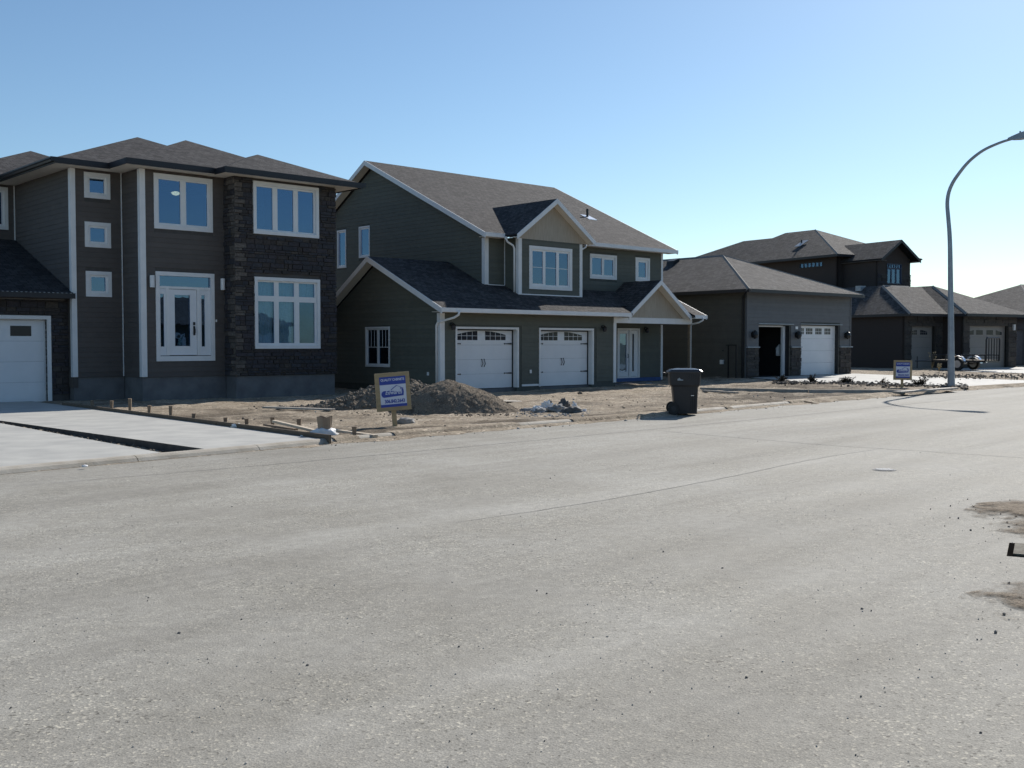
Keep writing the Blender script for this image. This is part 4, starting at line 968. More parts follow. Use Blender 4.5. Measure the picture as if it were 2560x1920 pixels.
# porch
mb = MB(); mb.box(8.93, -.05, 2.50, 14.0, .09, 2.735); H.part(mb, 'porch_beam', W_)
mb = MB(); mb.box(13.84, -.04, .0, 13.93, .06, 2.50); H.part(mb, 'porch_post', M['wood'])
mb = MB(); mb.box(13.931, -.04, .0, 13.965, .06, 2.50); H.part(mb, 'post_wrap', W_)
P = F(Yu); pd = (10.97, 12.44, .17, 2.33)
wall(H, P, -.1, [(9.05, 2.74), (XR, 2.74)], [pd], M['b_wall'], name='porch_wall'); siding(H, P, .2, [(9.1, 2.74), (XR - .08, 2.74)], [pd], M['b_siding'])
mb = MB(); mb.box(XR - .08, Yu - .035, .06, XR + .05, Yu - .001, 2.5); H.part(mb, 'corner_board', W_)
mb = MB(); mb.box(9.05, Yu - .05, .03, XR - .08, Yu - .023, .185); H.part(mb, 'waterproof_strip', M['blue'])
mb = MB(); mb.box(9.06, .4, -.5, XR, Yu + .1, .02); H.part(mb, 'porch_slab', M['foundation'])
mb = MB()
for q in ((10.97, 11.06, .17, 2.33), (12.36, 12.44, .17, 2.33), (11.06, 12.36, 2.25, 2.33), (11.74, 11.86, .24, 2.25), (11.06, 12.36, .17, .24)): abox(mb, P, q[0], -.1, q[2], q[1], .03, q[3])
fr = H.part(mb, 'door_frame', W_)
mb = MB()
for q in ((11.07, 11.16, .25, 2.24), (11.61, 11.735, .25, 2.24), (11.16, 11.61, .25, .46), (11.16, 11.61, 2.09, 2.24)): abox(mb, P, q[0], -.07, q[2], q[1], -.01, q[3])
fd = H.part(mb, 'front_door', M['door']); mb = MB(); abox(mb, P, 11.16, -.05, .46, 11.61, -.04, 2.09); mb.build('door_pane', M['glass'], fd)
mb = MB(); mb.tube([P(11.66, -.01, 1.05), P(11.66, .04, 1.07), P(11.66, .04, 1.2), P(11.66, -.01, 1.22)], .012, 6); mb.build('door_handle', M['black'], fd)
mb = MB()
for q in ((11.865, 11.98, .25, 2.24), (12.10, 12.355, .25, 2.24), (11.98, 12.10, .25, .46), (11.98, 12.10, 2.09, 2.24)): abox(mb, P, q[0], -.07, q[2], q[1], -.01, q[3])
sl = mb.build('sidelite', M['door'], fr); 
mb = MB(); abox(mb, P, 11.98, -.05, .46, 12.10, -.04, 2.09); mb.build('sidelite_pane', M['glass_dark'], fr)
# wall lamps
for px_, P in ((.47, F(0)), (8.26, F(0)), (12.78, F(Yu))):
    mb = MB(); abox(mb, P, px_ - .05, .02, 2.28, px_ + .05, .045, 2.40); mb.tube([P(px_, .03, 2.36), P(px_, .10, 2.40), P(px_, .15, 2.36)], .012, 6); mb.tube([P(px_, .15, 2.37), P(px_, .15, 2.33), P(px_, .15, 2.30)], [.02, .06, .12], 10)
    lp = H.part(mb, 'wall_lamp', M['black']); mb = MB(); mb.tube([P(px_, .15, 2.30), P(px_, .15, 2.22), P(px_, .15, 2.14)], [.09, .085, .06], 10); mb.build('lantern_glass', M['pane_dark'], lp)
# roof vent
vy = 4.55; vx = 12.25
mb = MB(); mb.tube([(vx, vy, mz(vy) - .05), (vx, vy, mz(vy) + .36)], .055, 10); vp = H.part(mb, 'vent_pipe', M['black'])
mb = MB(); mb.prism([(vx - .28, vy - .35, mz(vy - .35) + .004), (vx + .28, vy - .35, mz(vy - .35) + .004), (vx + .28, vy + .2, mz(vy + .2) + .004), (vx - .28, vy + .2, mz(vy + .2) + .004)], (0, 0, .02)); mb.build('flashing', M['fender'], vp)
H.flush()

# ================================================================== HOUSE C: low garage front with one open door
CS = 1.12
H = House('hipped_garage_house', (9.463 * CS, 42.5 * CS, 1.65 * (1 - CS)), 50.0, 'hipped-roof garage front with one bay open and one plain white garage door')
H.root.scale = (CS,) * 3
P = F(0); o1 = (.77, 2.98, .0, 2.42); o2 = (3.70, 6.62, .0, 2.46)
wall(H, P, -.1, [(0, 3.76), (7.45, 3.76)], [o1, o2], M['b_wall']); siding(H, P, 1.53, [(.07, 3.74), (7.40, 3.74)], [o1, o2], M['c_front'], h=.15)
for a0, a1 in ((-.03, .77), (2.98, 3.70), (6.62, 7.48)):
    stonework(H, P, a0, a1, .24, 1.50, [], big=1.15, mats=[M['d_stone'], STONES[3], STONES[0], M['d_stone']])
    mb = MB(); abox(mb, P, a0 - .02, 0, 1.50, a1 + (.06 if a1 > 7 else 0), .09, 1.54); H.part(mb, 'stone_cap', M['galv'])
mb = MB(); mb.box(-.02, .06, -.6, .75, .25, .235); mb.box(3.0, .06, -.6, 3.68, .25, .235); mb.box(6.64, .06, -.6, 7.46, .25, .235); mb.box(.04, .25, -.6, .25, 12, .235); mb.box(.75, .2, -.6, 6.7, .25, .27); H.part(mb, 'foundation', M['foundation'])
P = S(0); wall(H, P, .2, [(0, 3.76), (12, 3.76)], [], M['b_wall']); siding(H, P, .24, [(.06, 3.74), (9, 3.74)], [], M['c_siding'], h=.11)
mb = MB(); mb.box(7.31, .14, -.1, 7.45, 12, 3.76); mb.box(0, 12, -.1, 7.45, 12.14, 3.76); H.part(mb, 'rear_wall', M['b_wall'])
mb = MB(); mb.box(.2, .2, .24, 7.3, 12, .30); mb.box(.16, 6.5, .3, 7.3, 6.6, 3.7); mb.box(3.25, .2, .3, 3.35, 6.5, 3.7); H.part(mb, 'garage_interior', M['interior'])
P = F(0)
garage_door(H, P, 3.70, 6.50, .31, 2.44, M['door'], .20, 4, wins=[(a, a + w_, 2.07, 2.33, 2.33, 0) for a, w_ in ((3.80, .40), (4.34, .49), (5.03, .49), (5.72, .47))], jamb=M['white'])
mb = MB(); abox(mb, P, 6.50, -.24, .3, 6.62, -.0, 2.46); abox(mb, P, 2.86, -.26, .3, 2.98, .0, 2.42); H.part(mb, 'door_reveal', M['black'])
mb = MB(); abox(mb, P, 2.70, -.30, .31, 2.86, -.2, 2.40); abox(mb, P, .77, -.30, 2.36, 2.70, -.2, 2.42); H.part(mb, 'door_jamb', M['white'])
mb = MB(); abox(mb, P, .70, .0, 2.46, 3.12, .06, 2.495); abox(mb, P, 3.62, .0, 2.485, 6.74, .06, 2.515); H.part(mb, 'lintel_flashing', M['galv'])
for a in (.38, 3.36, 7.07):
    mb = MB(); mb.tube([P(a, .02, 2.03), P(a, .04, 2.03)], .13, 14); mb.tube([P(a, .09, 1.87), P(a, .12, 1.92), P(a, .13, 2.03), P(a, .12, 2.14), P(a, .09, 2.2)], [.03, .10, .13, .10, .03], 12); H.part(mb, 'wall_lamp', M['black'])
mb = MB(); abox(mb, P, 3.27, .02, 2.275, 3.44, .035, 2.39); H.part(mb, 'house_number_plate', M['vinyl'])
P = S(0); mb = MB(); abox(mb, P, 1.13, .02, .82, 1.28, .10, 1.0); H.part(mb, 'dryer_vent', M['vinyl'])
mb = MB(); abox(mb, P, 1.15, .02, 1.36, 1.2, .04, 1.40); H.part(mb, 'outlet_cover', M['black'])
mb = MB(); mb.bar((-.11, .12, 3.6), (-.11, .12, .24), .08, .06); mb.bar((-.6, -.4, 3.72), (-.11, .12, 3.5), .06, .06); H.part(mb, 'downspout', M['black'])
mb = MB(); mb.box(-.03, -.03, 1.55, .07, .0, 3.76); mb.box(-.03, 0, .24, -.001, .07, 3.76); mb.box(7.40, -.03, 1.55, 7.48, .0, 3.76); H.part(mb, 'corner_board', M['c_front'])
x0, x1, y0, yb = -.66, 7.55, -.6, 13; E_ = (3.45, 4.0, 5.64); G_ = (3.45, 9.5, 5.66); ez = 3.83
roof(H, [[(x0, y0, ez), (x1, y0, ez), E_], [(x1, y0, ez), (x1, yb, ez), G_, E_], [(x1, yb, ez), (x0, yb, ez), G_], [(x0, yb, ez), (x0, y0, ez), E_, G_]], M['roof_c'])
M['cap'] = mat('ridge_cap_shingle', (.30, .27, .235), .9, (.20, .18, .16), 14)
caps(H, [((x0, y0, ez), E_), (E_, (x1, y0, ez)), (E_, G_)], M['cap'])
mb = MB(); mb.box(x0 + .02, y0 + .02, 3.755, x1 - .02, yb, 3.77); H.part(mb, 'soffit', M['dark_soffit'])
mb = MB()
for a in (1.9, 5.0): mb.tube([(a, -.3, 3.752), (a, -.3, 3.744)], .09, 12)
H.part(mb, 'soffit_light', M['soffit'])
mb = MB(); mb.box(x0 - .03, y0 - .03, 3.70, x1 + .03, y0, ez + .0); mb.box(x0 - .03, y0, 3.70, x0, yb, ez); H.part(mb, 'fascia', M['fascia'])
for yv in (6.3, 8.0):
    t_ = 3.6; xx = x0 + t_; zz_ = ez + (5.64 - ez) * t_ / 4.11
    mb = MB(); mb.prism([(xx - .25, yv, zz_ - .11), (xx + .2, yv, zz_ + .09), (xx + .2, yv, zz_ + .24), (xx - .2, yv, zz_ + .1)], (0, .42, 0)); H.part(mb, 'roof_vent', M['black'])
H.flush()
t = empty('garden_gate_frame', ((9.463 + .766 * -.35 - .643 * .2) * CS, (42.5 + .643 * -.35 + .766 * .2) * CS, .0), R(40), 'black metal rail frame standing against the side wall of the hipped garage house', 'railing')
for y_ in (.05, .50): mb = MB(); mb.bar((0, y_, -.1), (0, y_, 1.6), .05, .05); mb.build('post', M['black'], t)
mb = MB(); mb.bar((0, .02, 1.6), (0, .62, 1.6), .06, .05); mb.build('top_rail', M['black'], t)

# ================================================================== HOUSE D: dark two-storey house with two garages
S_ = 1.17; SZ = lambda z: 1.65 + (z - 1.65) * S_
H = House('dark_house', (18.919 * S_, 52 * S_, 0), 60.0, 'dark brown two-storey house behind, with blue-trimmed transom windows and low garages with taupe doors')
s3 = lambda p: (p[0] * S_, p[1] * S_, SZ(p[2]))
r3 = lambda L: [[s3(q) for q in p] for p in L]
def sbox(mb, x0, y0, z0, x1, y1, z1): return mb.box(x0 * S_, y0 * S_, SZ(z0), x1 * S_, y1 * S_, SZ(z1))
FS = lambda c: F(c * S_)
def so_(q): return (q[0] * S_, q[1] * S_, SZ(q[2]), SZ(q[3]))
e1 = (1.15, 2.95, .42, 2.54); e2 = (4.0, 7.07, .42, 2.57)
wall(H, FS(0), SZ(.2), [(.65 * S_, SZ(3.1)), (3.5 * S_, SZ(3.1))], [so_(e1)], M['d_stone']); wall(H, FS(-1.2), SZ(.2), [(3.5 * S_, SZ(3.1)), (7.75 * S_, SZ(3.1))], [so_(e2)], M['d_stone'])
STW = dict(big=1.5, mats=[M['d_stone'], M['d_stone'], STONES[3], STONES[0]])
stonework(H, FS(0), .65 * S_, 3.48 * S_, SZ(.5), SZ(3.05), [so_(e1)], **STW)
stonework(H, FS(-1.2), 3.5 * S_, 7.75 * S_, SZ(.5), SZ(3.05), [so_(e2)], **STW)
mb = MB(); sbox(mb, .65, .02, .1, .78, 10, 3.1); sbox(mb, 3.5, -1.18, .1, 3.63, 0, 3.1); sbox(mb, 7.6, -1.15, .1, 7.75, 12, 3.1); sbox(mb, .65, 10, .1, 7.75, 10.1, 3.1); H.part(mb, 'side_wall', M['d_wall'])
def dw(e, xs, y0=2.12, y1=2.36): return [(x * S_, (x + w_) * S_, SZ(y0), SZ(y1 - .1), SZ(y1), sd_) for x, w_, sd_ in xs]
garage_door(H, FS(0), *so_(e1), M['tan_door'], .25, 4, wins=dw(e1, ((1.27, .55, -1), (2.05, .55, 1))), jamb=M['tan_door'])
garage_door(H, FS(-1.2), *so_(e2), M['tan_door'], .25, 4, wins=dw(e2, ((4.12, .5, -1), (4.78, .55, 0), (5.6, .55, 0), (6.35, .5, 1))), jamb=M['tan_door'], muntin=False)
mb = MB(); sbox(mb, 7.40, -1.32, 2.36, 7.50, -1.2, 2.66); H.part(mb, 'wall_lamp', M['white'])
ee = 3.15; P1_, P2_ = (2.6, 3.05, 4.74), (5.7, 2.35, 4.78)
roof(H, r3([[(.37, -.6, ee), (3.6, -.6, ee), (5.9, 3.05, 4.742), P1_], [(.37, -.6, ee), P1_, (2.6, 12, 4.74), (.37, 12, ee)], [P1_, (6.3, 3.05, 4.74), (6.3, 12, 4.74), (2.6, 12, 4.74)]]), M['roof_c'])
roof(H, r3([[(3.13, -1.7, ee + .01), (8.25, -1.7, ee + .01), P2_], [(8.25, -1.7, ee + .01), (8.25, 9, ee + .01), (5.7, 7, 4.78), P2_], [(3.13, -1.7, ee + .01), P2_, (5.7, 7, 4.78), (3.13, 7, ee + .01)]]), M['roof_c'])
caps(H, [(s3((.37, -.6, ee)), s3(P1_)), (s3((3.13, -1.7, ee + .01)), s3(P2_)), (s3(P1_), s3((4.6, 3.05, 4.742)))], M['cap'])
mb = MB(); sbox(mb, .40, -.57, 3.06, 3.6, .3, 3.08); sbox(mb, 3.16, -1.67, 3.062, 8.2, .3, 3.082); sbox(mb, .40, .3, 3.06, 1, 10, 3.08); H.part(mb, 'soffit', M['dark_soffit'])
for q in ((.35, -.62, 3.02, 3.13, -.6, 3.14), (.35, -.6, 3.02, .37, 10, 3.14), (3.11, -1.72, 3.02, 8.27, -1.7, 3.15), (3.11, -1.7, 3.02, 3.13, -.62, 3.15)): H.part(sbox(MB(), *q), 'fascia', M['fascia'])
mb = MB(); sbox(mb, 2.2, 4.2, 4.5, 2.6, 4.55, 4.78); H.part(mb, 'roof_vent', M['galv'])
# upper storey
Yf = 8; st = (9.1, 10.95, 6.2, 6.5); fw = (5.30, 6.15, 5.15, 6.48)
wall(H, FS(Yf), SZ(3), [(4.5 * S_, SZ(6.72)), (8 * S_, SZ(6.72))], [so_(fw)], M['d_wall']); wall(H, S(4.5 * S_), SZ(3), [(Yf * S_, SZ(6.72)), (22 * S_, SZ(6.72))], [so_(st)], M['d_wall'])
window(H, FS(Yf), *so_(fw), [so_(q) for q in ((5.36, 5.69, 5.2, 6.05), (5.76, 6.09, 5.2, 6.05))] + [so_((5.36 + k * .19, 5.49 + k * .19, 6.15, 6.42)) for k in range(4)], trim=.05, m=M['black'], sash=M['black'], gm=M['glass_clear'], curtain=[(5.3 * S_, 6.15 * S_, SZ(6.12), SZ(6.46))])
window(H, S(4.5 * S_), *so_(st), [so_((9.14 + k * .305, 9.36 + k * .305, 6.24, 6.46)) for k in range(6)], trim=.04, m=M['black'], sash=M['navy'], gm=M['glass_clear'], curtain=[(9.1 * S_, 10.95 * S_, SZ(6.2), SZ(6.5))])
Yg = 5.5; gw = (5.76, 6.95, 5.05, 6.2)
wall(H, FS(Yg), SZ(3.4), [(5.0 * S_, SZ(6.45)), (6.33 * S_, SZ(7.4)), (7.7 * S_, SZ(6.45))], [so_(gw)], M['d_wall'])
wall(H, S(5.0 * S_), SZ(3.4), [((Yg + .02) * S_, SZ(6.5)), (Yf * S_, SZ(6.5))], [], M['d_wall'])
stonework(H, FS(Yg), 5.0 * S_, 7.72 * S_, SZ(4.6), SZ(5.6), [so_(gw)], big=1.4, mats=[STONES[0], M['d_stone'], STONES[1]])
mb = MB(); sbox(mb, 7.56, Yg + .1, 3.4, 7.7, 16, 6.5); sbox(mb, 4.5, 22, 3, 7.7, 22.2, 6.7); sbox(mb, 7.7, 7.6, 4.6, 7.95, 8.0, 5.75); H.part(mb, 'rear_wall', M['d_wall'])
window(H, FS(Yg), *so_(gw), [so_((5.80 + k * .385, 6.10 + k * .385, 5.1, 5.88)) for k in range(3)] + [so_((5.80 + k * .19, 5.93 + k * .19, 5.97, 6.15)) for k in range(6)], trim=.04, m=M['navy'], sash=M['navy'], gm=M['glass_clear'], curtain=[(5.8 * S_, 6.92 * S_, SZ(5.08), SZ(6.18))])
mb = MB(); sbox(mb, 4.6, 12.2, 3, 7.6, 12.3, 6.7); H.part(mb, 'partition', M['interior'])
roof(H, r3([[(3.9, 7.4, 6.80), (11.1, 7.4, 6.8), (7.5, 12.6, 8.85)], [(11.1, 7.4, 6.8), (11.1, 20, 6.8), (7.5, 15.2, 8.88), (7.5, 12.6, 8.85)], [(3.9, 7.4, 6.8), (7.5, 12.6, 8.85), (7.5, 15.2, 8.88), (3.9, 19.5, 6.8)], [(3.9, 19.5, 6.8), (7.5, 15.2, 8.88), (11.1, 20, 6.8)]]), M['roof_c'])
roof(H, r3([[(3.9, 13, 6.78), (6.9, 15, 8.55), (6.9, 18.5, 8.6), (3.9, 25, 6.78)], [(6.9, 15, 8.55), (9.9, 15, 6.9), (9.9, 25, 6.78), (6.9, 18.5, 8.6)], [(3.9, 25, 6.78), (6.9, 18.5, 8.6), (9.9, 25, 6.78)]]), M['roof_c'])
caps(H, [(s3((3.9, 7.4, 6.80)), s3((7.5, 12.6, 8.85)))], M['cap'])
mb = MB(); sbox(mb, 3.95, 7.45, 6.70, 8.0, 20, 6.72); H.part(mb, 'soffit', M['dark_soffit'])
mb = MB(); sbox(mb, 3.87, 7.37, 6.66, 8.2, 7.4, 6.8); sbox(mb, 3.87, 7.4, 6.66, 3.9, 20, 6.8); H.part(mb, 'fascia', M['fascia'])
gable(H, 4.75 * S_, 7.98 * S_, (Yg - .5) * S_, SZ(6.42), SZ(7.52), 12 * S_, M['roof_c'], M['fascia'], 6.35 * S_)
mb = MB(); sbox(mb, 4.8, Yg - .48, 6.30, 5.2, 8, 6.33); sbox(mb, 7.5, Yg - .48, 6.30, 7.95, 8, 6.33); sbox(mb, 7.7, 7.4, 6.1, 8.6, 9, 6.18); H.part(mb, 'soffit', M['dark_soffit'])
mb = MB(); mb.tube([s3((5.6, 11.9, 7.5)), s3((5.6, 11.9, 8.05))], .06, 8); H.part(mb, 'vent_pipe', M['black'])
mb = MB(); mb.prism([s3((5.2, 11.6, 7.62)), s3((5.9, 11.6, 8.02)), s3((5.9, 12.1, 8.02)), s3((5.2, 12.1, 7.62))], (0, 0, .03)); H.part(mb, 'vent_flashing', M['galv'])
H.flush()

# ================================================================== HOUSE F: roof at the far right edge
H = House('far_right_house', (34.65, 69.3, 0), 62.0, 'grey hipped-roof house cut off by the right edge')
wall(H, F(0), 0, [(0, 3.35), (15, 3.35)], [], M['c_front']); siding(H, F(0), .3, [(0, 3.3), (15, 3.3)], [], M['c_front'], h=.2)
d_ = (1.2, 5.6, .3, 2.6)
wall(H, S(0), 0, [(0, 3.35), (11, 3.35)], [d_], M['c_front']); siding(H, S(0), .3, [(0, 3.3), (11, 3.3)], [d_], M['c_front'], h=.2)
garage_door(H, S(0), *d_, M['grey_door'], .2, 4, jamb=M['grey_door'])
mb = MB(); mb.box(14.86, .14, 0, 15, 11, 3.35); mb.box(0, 11, 0, 15, 11.14, 3.35); H.part(mb, 'rear_wall', M['c_front'])
a_, b_2, c_2, d_2 = (-.6, -.6, 3.42), (15.6, -.6, 3.42), (15.6, 11.6, 3.42), (-.6, 11.6, 3.42); r1_, r2_ = (5.5, 5.5, 5.95), (9.5, 5.5, 5.95)
roof(H, [[a_, b_2, r2_, r1_], [b_2, c_2, r2_], [c_2, d_2, r1_, r2_], [d_2, a_, r1_]], M['roof_c'])
caps(H, [(a_, r1_), (r1_, r2_)], M['cap'])
for q in ((-.6, -.63, 3.3, 15.6, -.6, 3.44), (-.63, -.6, 3.3, -.6, 11.6, 3.44)): H.part(MB().box(*q), 'fascia', M['fascia'])
mb = MB(); mb.box(-.58, -.58, 3.33, 15.5, 11.5, 3.345); H.part(mb, 'soffit', M['dark_soffit'])
H.flush()

# ================================================================== houses across the street, behind the camera's right shoulder (mirrored in the windows)
for k, (x, y, a, w_, d_l, hh, mt, lab) in enumerate(((24, 6, 227, 14, 10, 5.6, 'd_wall', 'tall dark house across the street mirrored in the windows of the brown house'),
        (44, 20, 222, 13, 10, 3.2, 'b_wall', 'low green house across the street mirrored in the window panes'),
        (62, 36, 222, 14, 10, 5.8, 'a_wall', 'far brown two-storey house across the street mirrored in the panes'),
        (6, -16, 227, 13, 10, 3.4, 'c_front', 'low grey house across the street behind the camera'))):
    H = House('opposite_house', (x, y, 0), a, lab)
    ops = [(1.0, 5.8, .2, 2.5), (w_ - 5, w_ - 3.4, 1.1, 2.4)] + ([(2, 4, 3.9, 5.2), (w_ - 5, w_ - 3, 3.9, 5.2)] if hh > 5 else [])
    wall(H, F(0), 0, [(0, hh), (w_, hh)], ops, M[mt])
    for q in ops[1:]: window(H, F(0), *q, [(q[0] + .1, q[1] - .1, q[2] + .1, q[3] - .1)], trim=.1)
    garage_door(H, F(0), *ops[0], M['door'], .2, 4, jamb=M['white'])
    mb = MB(); mb.box(0, .14, 0, .14, d_l, hh); mb.box(w_ - .14, .14, 0, w_, d_l, hh); mb.box(0, d_l, 0, w_, d_l + .14, hh); H.part(mb, 'side_wall', M[mt])
    t_ = d_l / 2 + .6; z_ = hh + .05; c_ = [(-.6, -.6, z_), (w_ + .6, -.6, z_), (w_ + .6, d_l + .6, z_), (-.6, d_l + .6, z_)]; g1, g2 = (t_ - .6, d_l / 2, z_ + t_ * .42), (w_ + .6 - t_, d_l / 2, z_ + t_ * .42)
    roof(H, [[c_[0], c_[1], g2, g1], [c_[1], c_[2], g2], [c_[2], c_[3], g1, g2], [c_[3], c_[0], g1]], M['roof_c'])
    H.flush()

# ================================================================== street furniture and the things lying about
def lump(name, m, loc, dims, rz=0, rough=.18, sub=3, seed=0, flat=.0, parent=None, freq=2.2, smooth=True):
    """a crumpled rounded body: icosphere displaced by noise, its underside pressed flat"""
    bm = bmesh.new(); bmesh.ops.create_icosphere(bm, subdivisions=sub, radius=1)
    for v in bm.verts:
        n_ = noise.fractal(v.co * freq + Vector((seed, seed * .7, 0)), .8, 2.2, 4)
        rdg = abs(noise.noise(v.co * freq * 1.7 + Vector((seed, 3, 1))))
        v.co *= 1 + rough * n_ - rough * .8 * rdg
        v.co.x *= dims[0]; v.co.y *= dims[1]; v.co.z = max(v.co.z, -.35) * dims[2]
    zm = min(v.co.z for v in bm.verts)
    for v in bm.verts: v.co.z -= zm
    me = bpy.data.meshes.new(name); bm.to_mesh(me); bm.free(); me.materials.append(m)
    if smooth: me.polygons.foreach_set('use_smooth', [True] * len(me.polygons))
    o = bpy.data.objects.new(name, me); col.objects.link(o); o.location = loc; o.rotation_euler = (0, 0, rz)
    if parent: o.parent = parent
    return o

# street lamp
lamp = empty('street_lamp', (16.42, 39.3, tz(16.42, 39.3)), R(-43.8), 'tall tapered galvanised street lamp with a curved arm at the kerb by the bright driveway', 'street lamp')
K_ = 39.3 / 41.77
arc = [(-.02, 0), (-.06, 2.2), (-.11, 4.1), (-.16, 5.76), (-.24, 6.7), (-.28, 7.1), (-.28, 7.4), (-.23, 7.7), (-.11, 8.0), (.1, 8.32), (.52, 8.8), (1.06, 9.17), (1.66, 9.38), (2.05, 9.46), (2.3, 9.50)]
rad = [.135, .125, .112, .098, .088, .083, .078, .072, .066, .060, .055, .051, .048, .045, .043]
pa = catmull([(a, z) for a, z in arc], .12); pa = [p for i, p in enumerate(pa) if i % 2 == 0 or p.y > 6] + [pa[-1]]
L_ = [0]
for p, q in zip(pa, pa[1:]): L_.append(L_[-1] + (q - p).length)
mb = MB(); mb.tube([(p.x * K_, 0, (p.y - 1.65) * K_ + 1.65 - .1 if p.y > 0 else -.3) for p in pa], [.135 - .092 * (x_ / L_[-1]) ** .8 for x_ in L_], 14); mb.build('pole', M['galv'], lamp, smooth=True)
zt_ = (9.47 - 1.65) * K_ + 1.65 - .1; xt = 1.93 * K_
mb = MB(); s0 = [(-.26, .05, .03, -.04), (-.10, .09, .06, -.07), (.15, .13, .10, -.09), (.5, .15, .13, -.06), (.75, .10, .10, -.02)]
rings = [[(xt + .3 + a, -w_, zt_ + .03 + lo), (xt + .3 + a, w_, zt_ + .03 + lo), (xt + .3 + a, w_ * .8, zt_ + .05 + hi + a * .12), (xt + .3 + a, -w_ * .8, zt_ + .05 + hi + a * .12)] for a, w_, hi, lo in s0]
mb.v = [q for r_ in rings for q in r_]
for i in range(len(rings) - 1):
    for j in range(4): mb.f.append((4 * i + j, 4 * i + (j + 1) % 4, 4 * i + 4 + (j + 1) % 4, 4 * i + 4 + j)); mb.mi.append(0)
mb.f += [(3, 2, 1, 0), tuple(range(len(mb.v) - 4, len(mb.v)))]; mb.mi += [0, 0]
hd = mb.build('lamp_head', M['galv'], lamp)
mb = MB(); mb.tube([(xt + .75, 0, zt_ - .0), (xt + .75, 0, zt_ - .06), (xt + .75, 0, zt_ - .10)], [.13, .12, .06], 12); mb.build('lens', M['lens'], hd)
mb = MB(); mb.tube([(xt + .45, 0, zt_ + .15), (xt + .45, 0, zt_ + .24)], .03, 8); mb.build('photocell', M['galv'], hd)
mb = MB(); mb.box(-.2, -.2, -.1, .2, .2, .02); mb.build('base_plate', M['galv'], lamp)

# signs
def text_mesh(body, size, m, parent, loc, shear=0, bold=.0, sx=1.0, name='lettering', depth=.0015):
    c = bpy.data.curves.new(name, 'FONT'); c.body = body; c.size = size; c.align_x = 'CENTER'; c.align_y = 'CENTER'; c.shear = shear; c.offset = bold; c.extrude = depth; c.resolution_u = 3
    t = bpy.data.objects.new('tmp', c); col.objects.link(t); bpy.context.view_layer.update()
    me = bpy.data.meshes.new_from_object(t.evaluated_get(bpy.context.evaluated_depsgraph_get())); bpy.data.objects.remove(t)
    me.name = name; me.materials.clear(); me.materials.append(m)
    o = bpy.data.objects.new(name, me); col.objects.link(o); o.parent = parent; o.location = loc; o.rotation_euler = (math.pi / 2, 0, 0); o.scale = (sx, 1, 1); return o
def make_sign(name, loc, rz, tilt, sc, label):
    r_ = empty(name, loc, 0, label, 'sign', 'cabinet maker signs on wooden posts'); r_.rotation_euler = (0, R(tilt), R(rz)); r_.scale = (sc,) * 3
    mb = MB(); mb.box(-.045, .0, -.2, .04, .04, .52); mb.build('post', M['sign_wood'], r_)
    b = bevelled(MB().box(-.325, -.035, .31, .325, -.001, 1.02), 'board', M['sign_wood'], r_, .004, 1)
    mb = MB(); mb.box(-.245, -.041, .385, .245, -.036, .945); mb.build('panel', M['sign_white'], r_)
    mb = MB(); mb.box(-.246, -.0435, .80, .246, -.0415, .946); mb.build('header_band', M['sign_blue'], r_)
    mb = MB(); mb.box(-.246, -.0435, .384, .246, -.0415, .435); mb.build('footer_band', M['sign_blue'], r_)
    text_mesh('QUALITY CABINETS', .062, M['sign_white'], r_, (0, -.045, .888), bold=.0016, sx=.80)
    text_mesh('306.842.2643', .088, M['sign_blue'], r_, (.02, -.043, .487), bold=.003, sx=.80)
    # swoosh plate with the name in script and a roof line above
    pts_ = []
    for i in range(17):
        a = math.pi / 2 + math.pi * i / 16; pts_.append((-.165 + .06 * math.cos(a), -.0425, .625 + .062 * math.sin(a)))
    pts_ += [(.19, -.0425, .585), (.20, -.0425, .655), (.195, -.0425, .70), (.17, -.0425, .715), (.15, -.0425, .66), (-.1, -.0425, .69)]
    mb = MB(); mb.prism(pts_, (0, -.0015, 0)); mb.build('logo_plate', M['sign_blue'], r_)
    text_mesh('Edwards', .105, M['sign_white'], r_, (.005, -.0455, .652), shear=.3, bold=.0015, sx=.88)
    mb = MB(); mb.bar((-.04, -.0425, .70), (.07, -.0425, .778), .012, .012); mb.bar((.07, -.0425, .778), (.20, -.0425, .715), .006, .006); mb.build('roof_logo', M['sign_blue'], r_)
    mb = MB()
    for i in range(4): mb.box(.135 + i * .014, -.0428, .70, .143 + i * .014, -.0418, .742 - i * .004)
    mb.build('logo_columns', M['sign_blue'], r_)
    return r_
make_sign('yard_sign', (-2.26, 20.36, tz(-2.26, 20.36) - .01), 18, -4.0, 1.04, 'cabinet maker sign leaning on its post in front of the gravel mound')
make_sign('yard_sign', (14.05, 37.9, tz(14.05, 37.9) - .02), -4, 0.8, 1.0, 'distant cabinet maker sign upright between the shrubs and the street lamp')

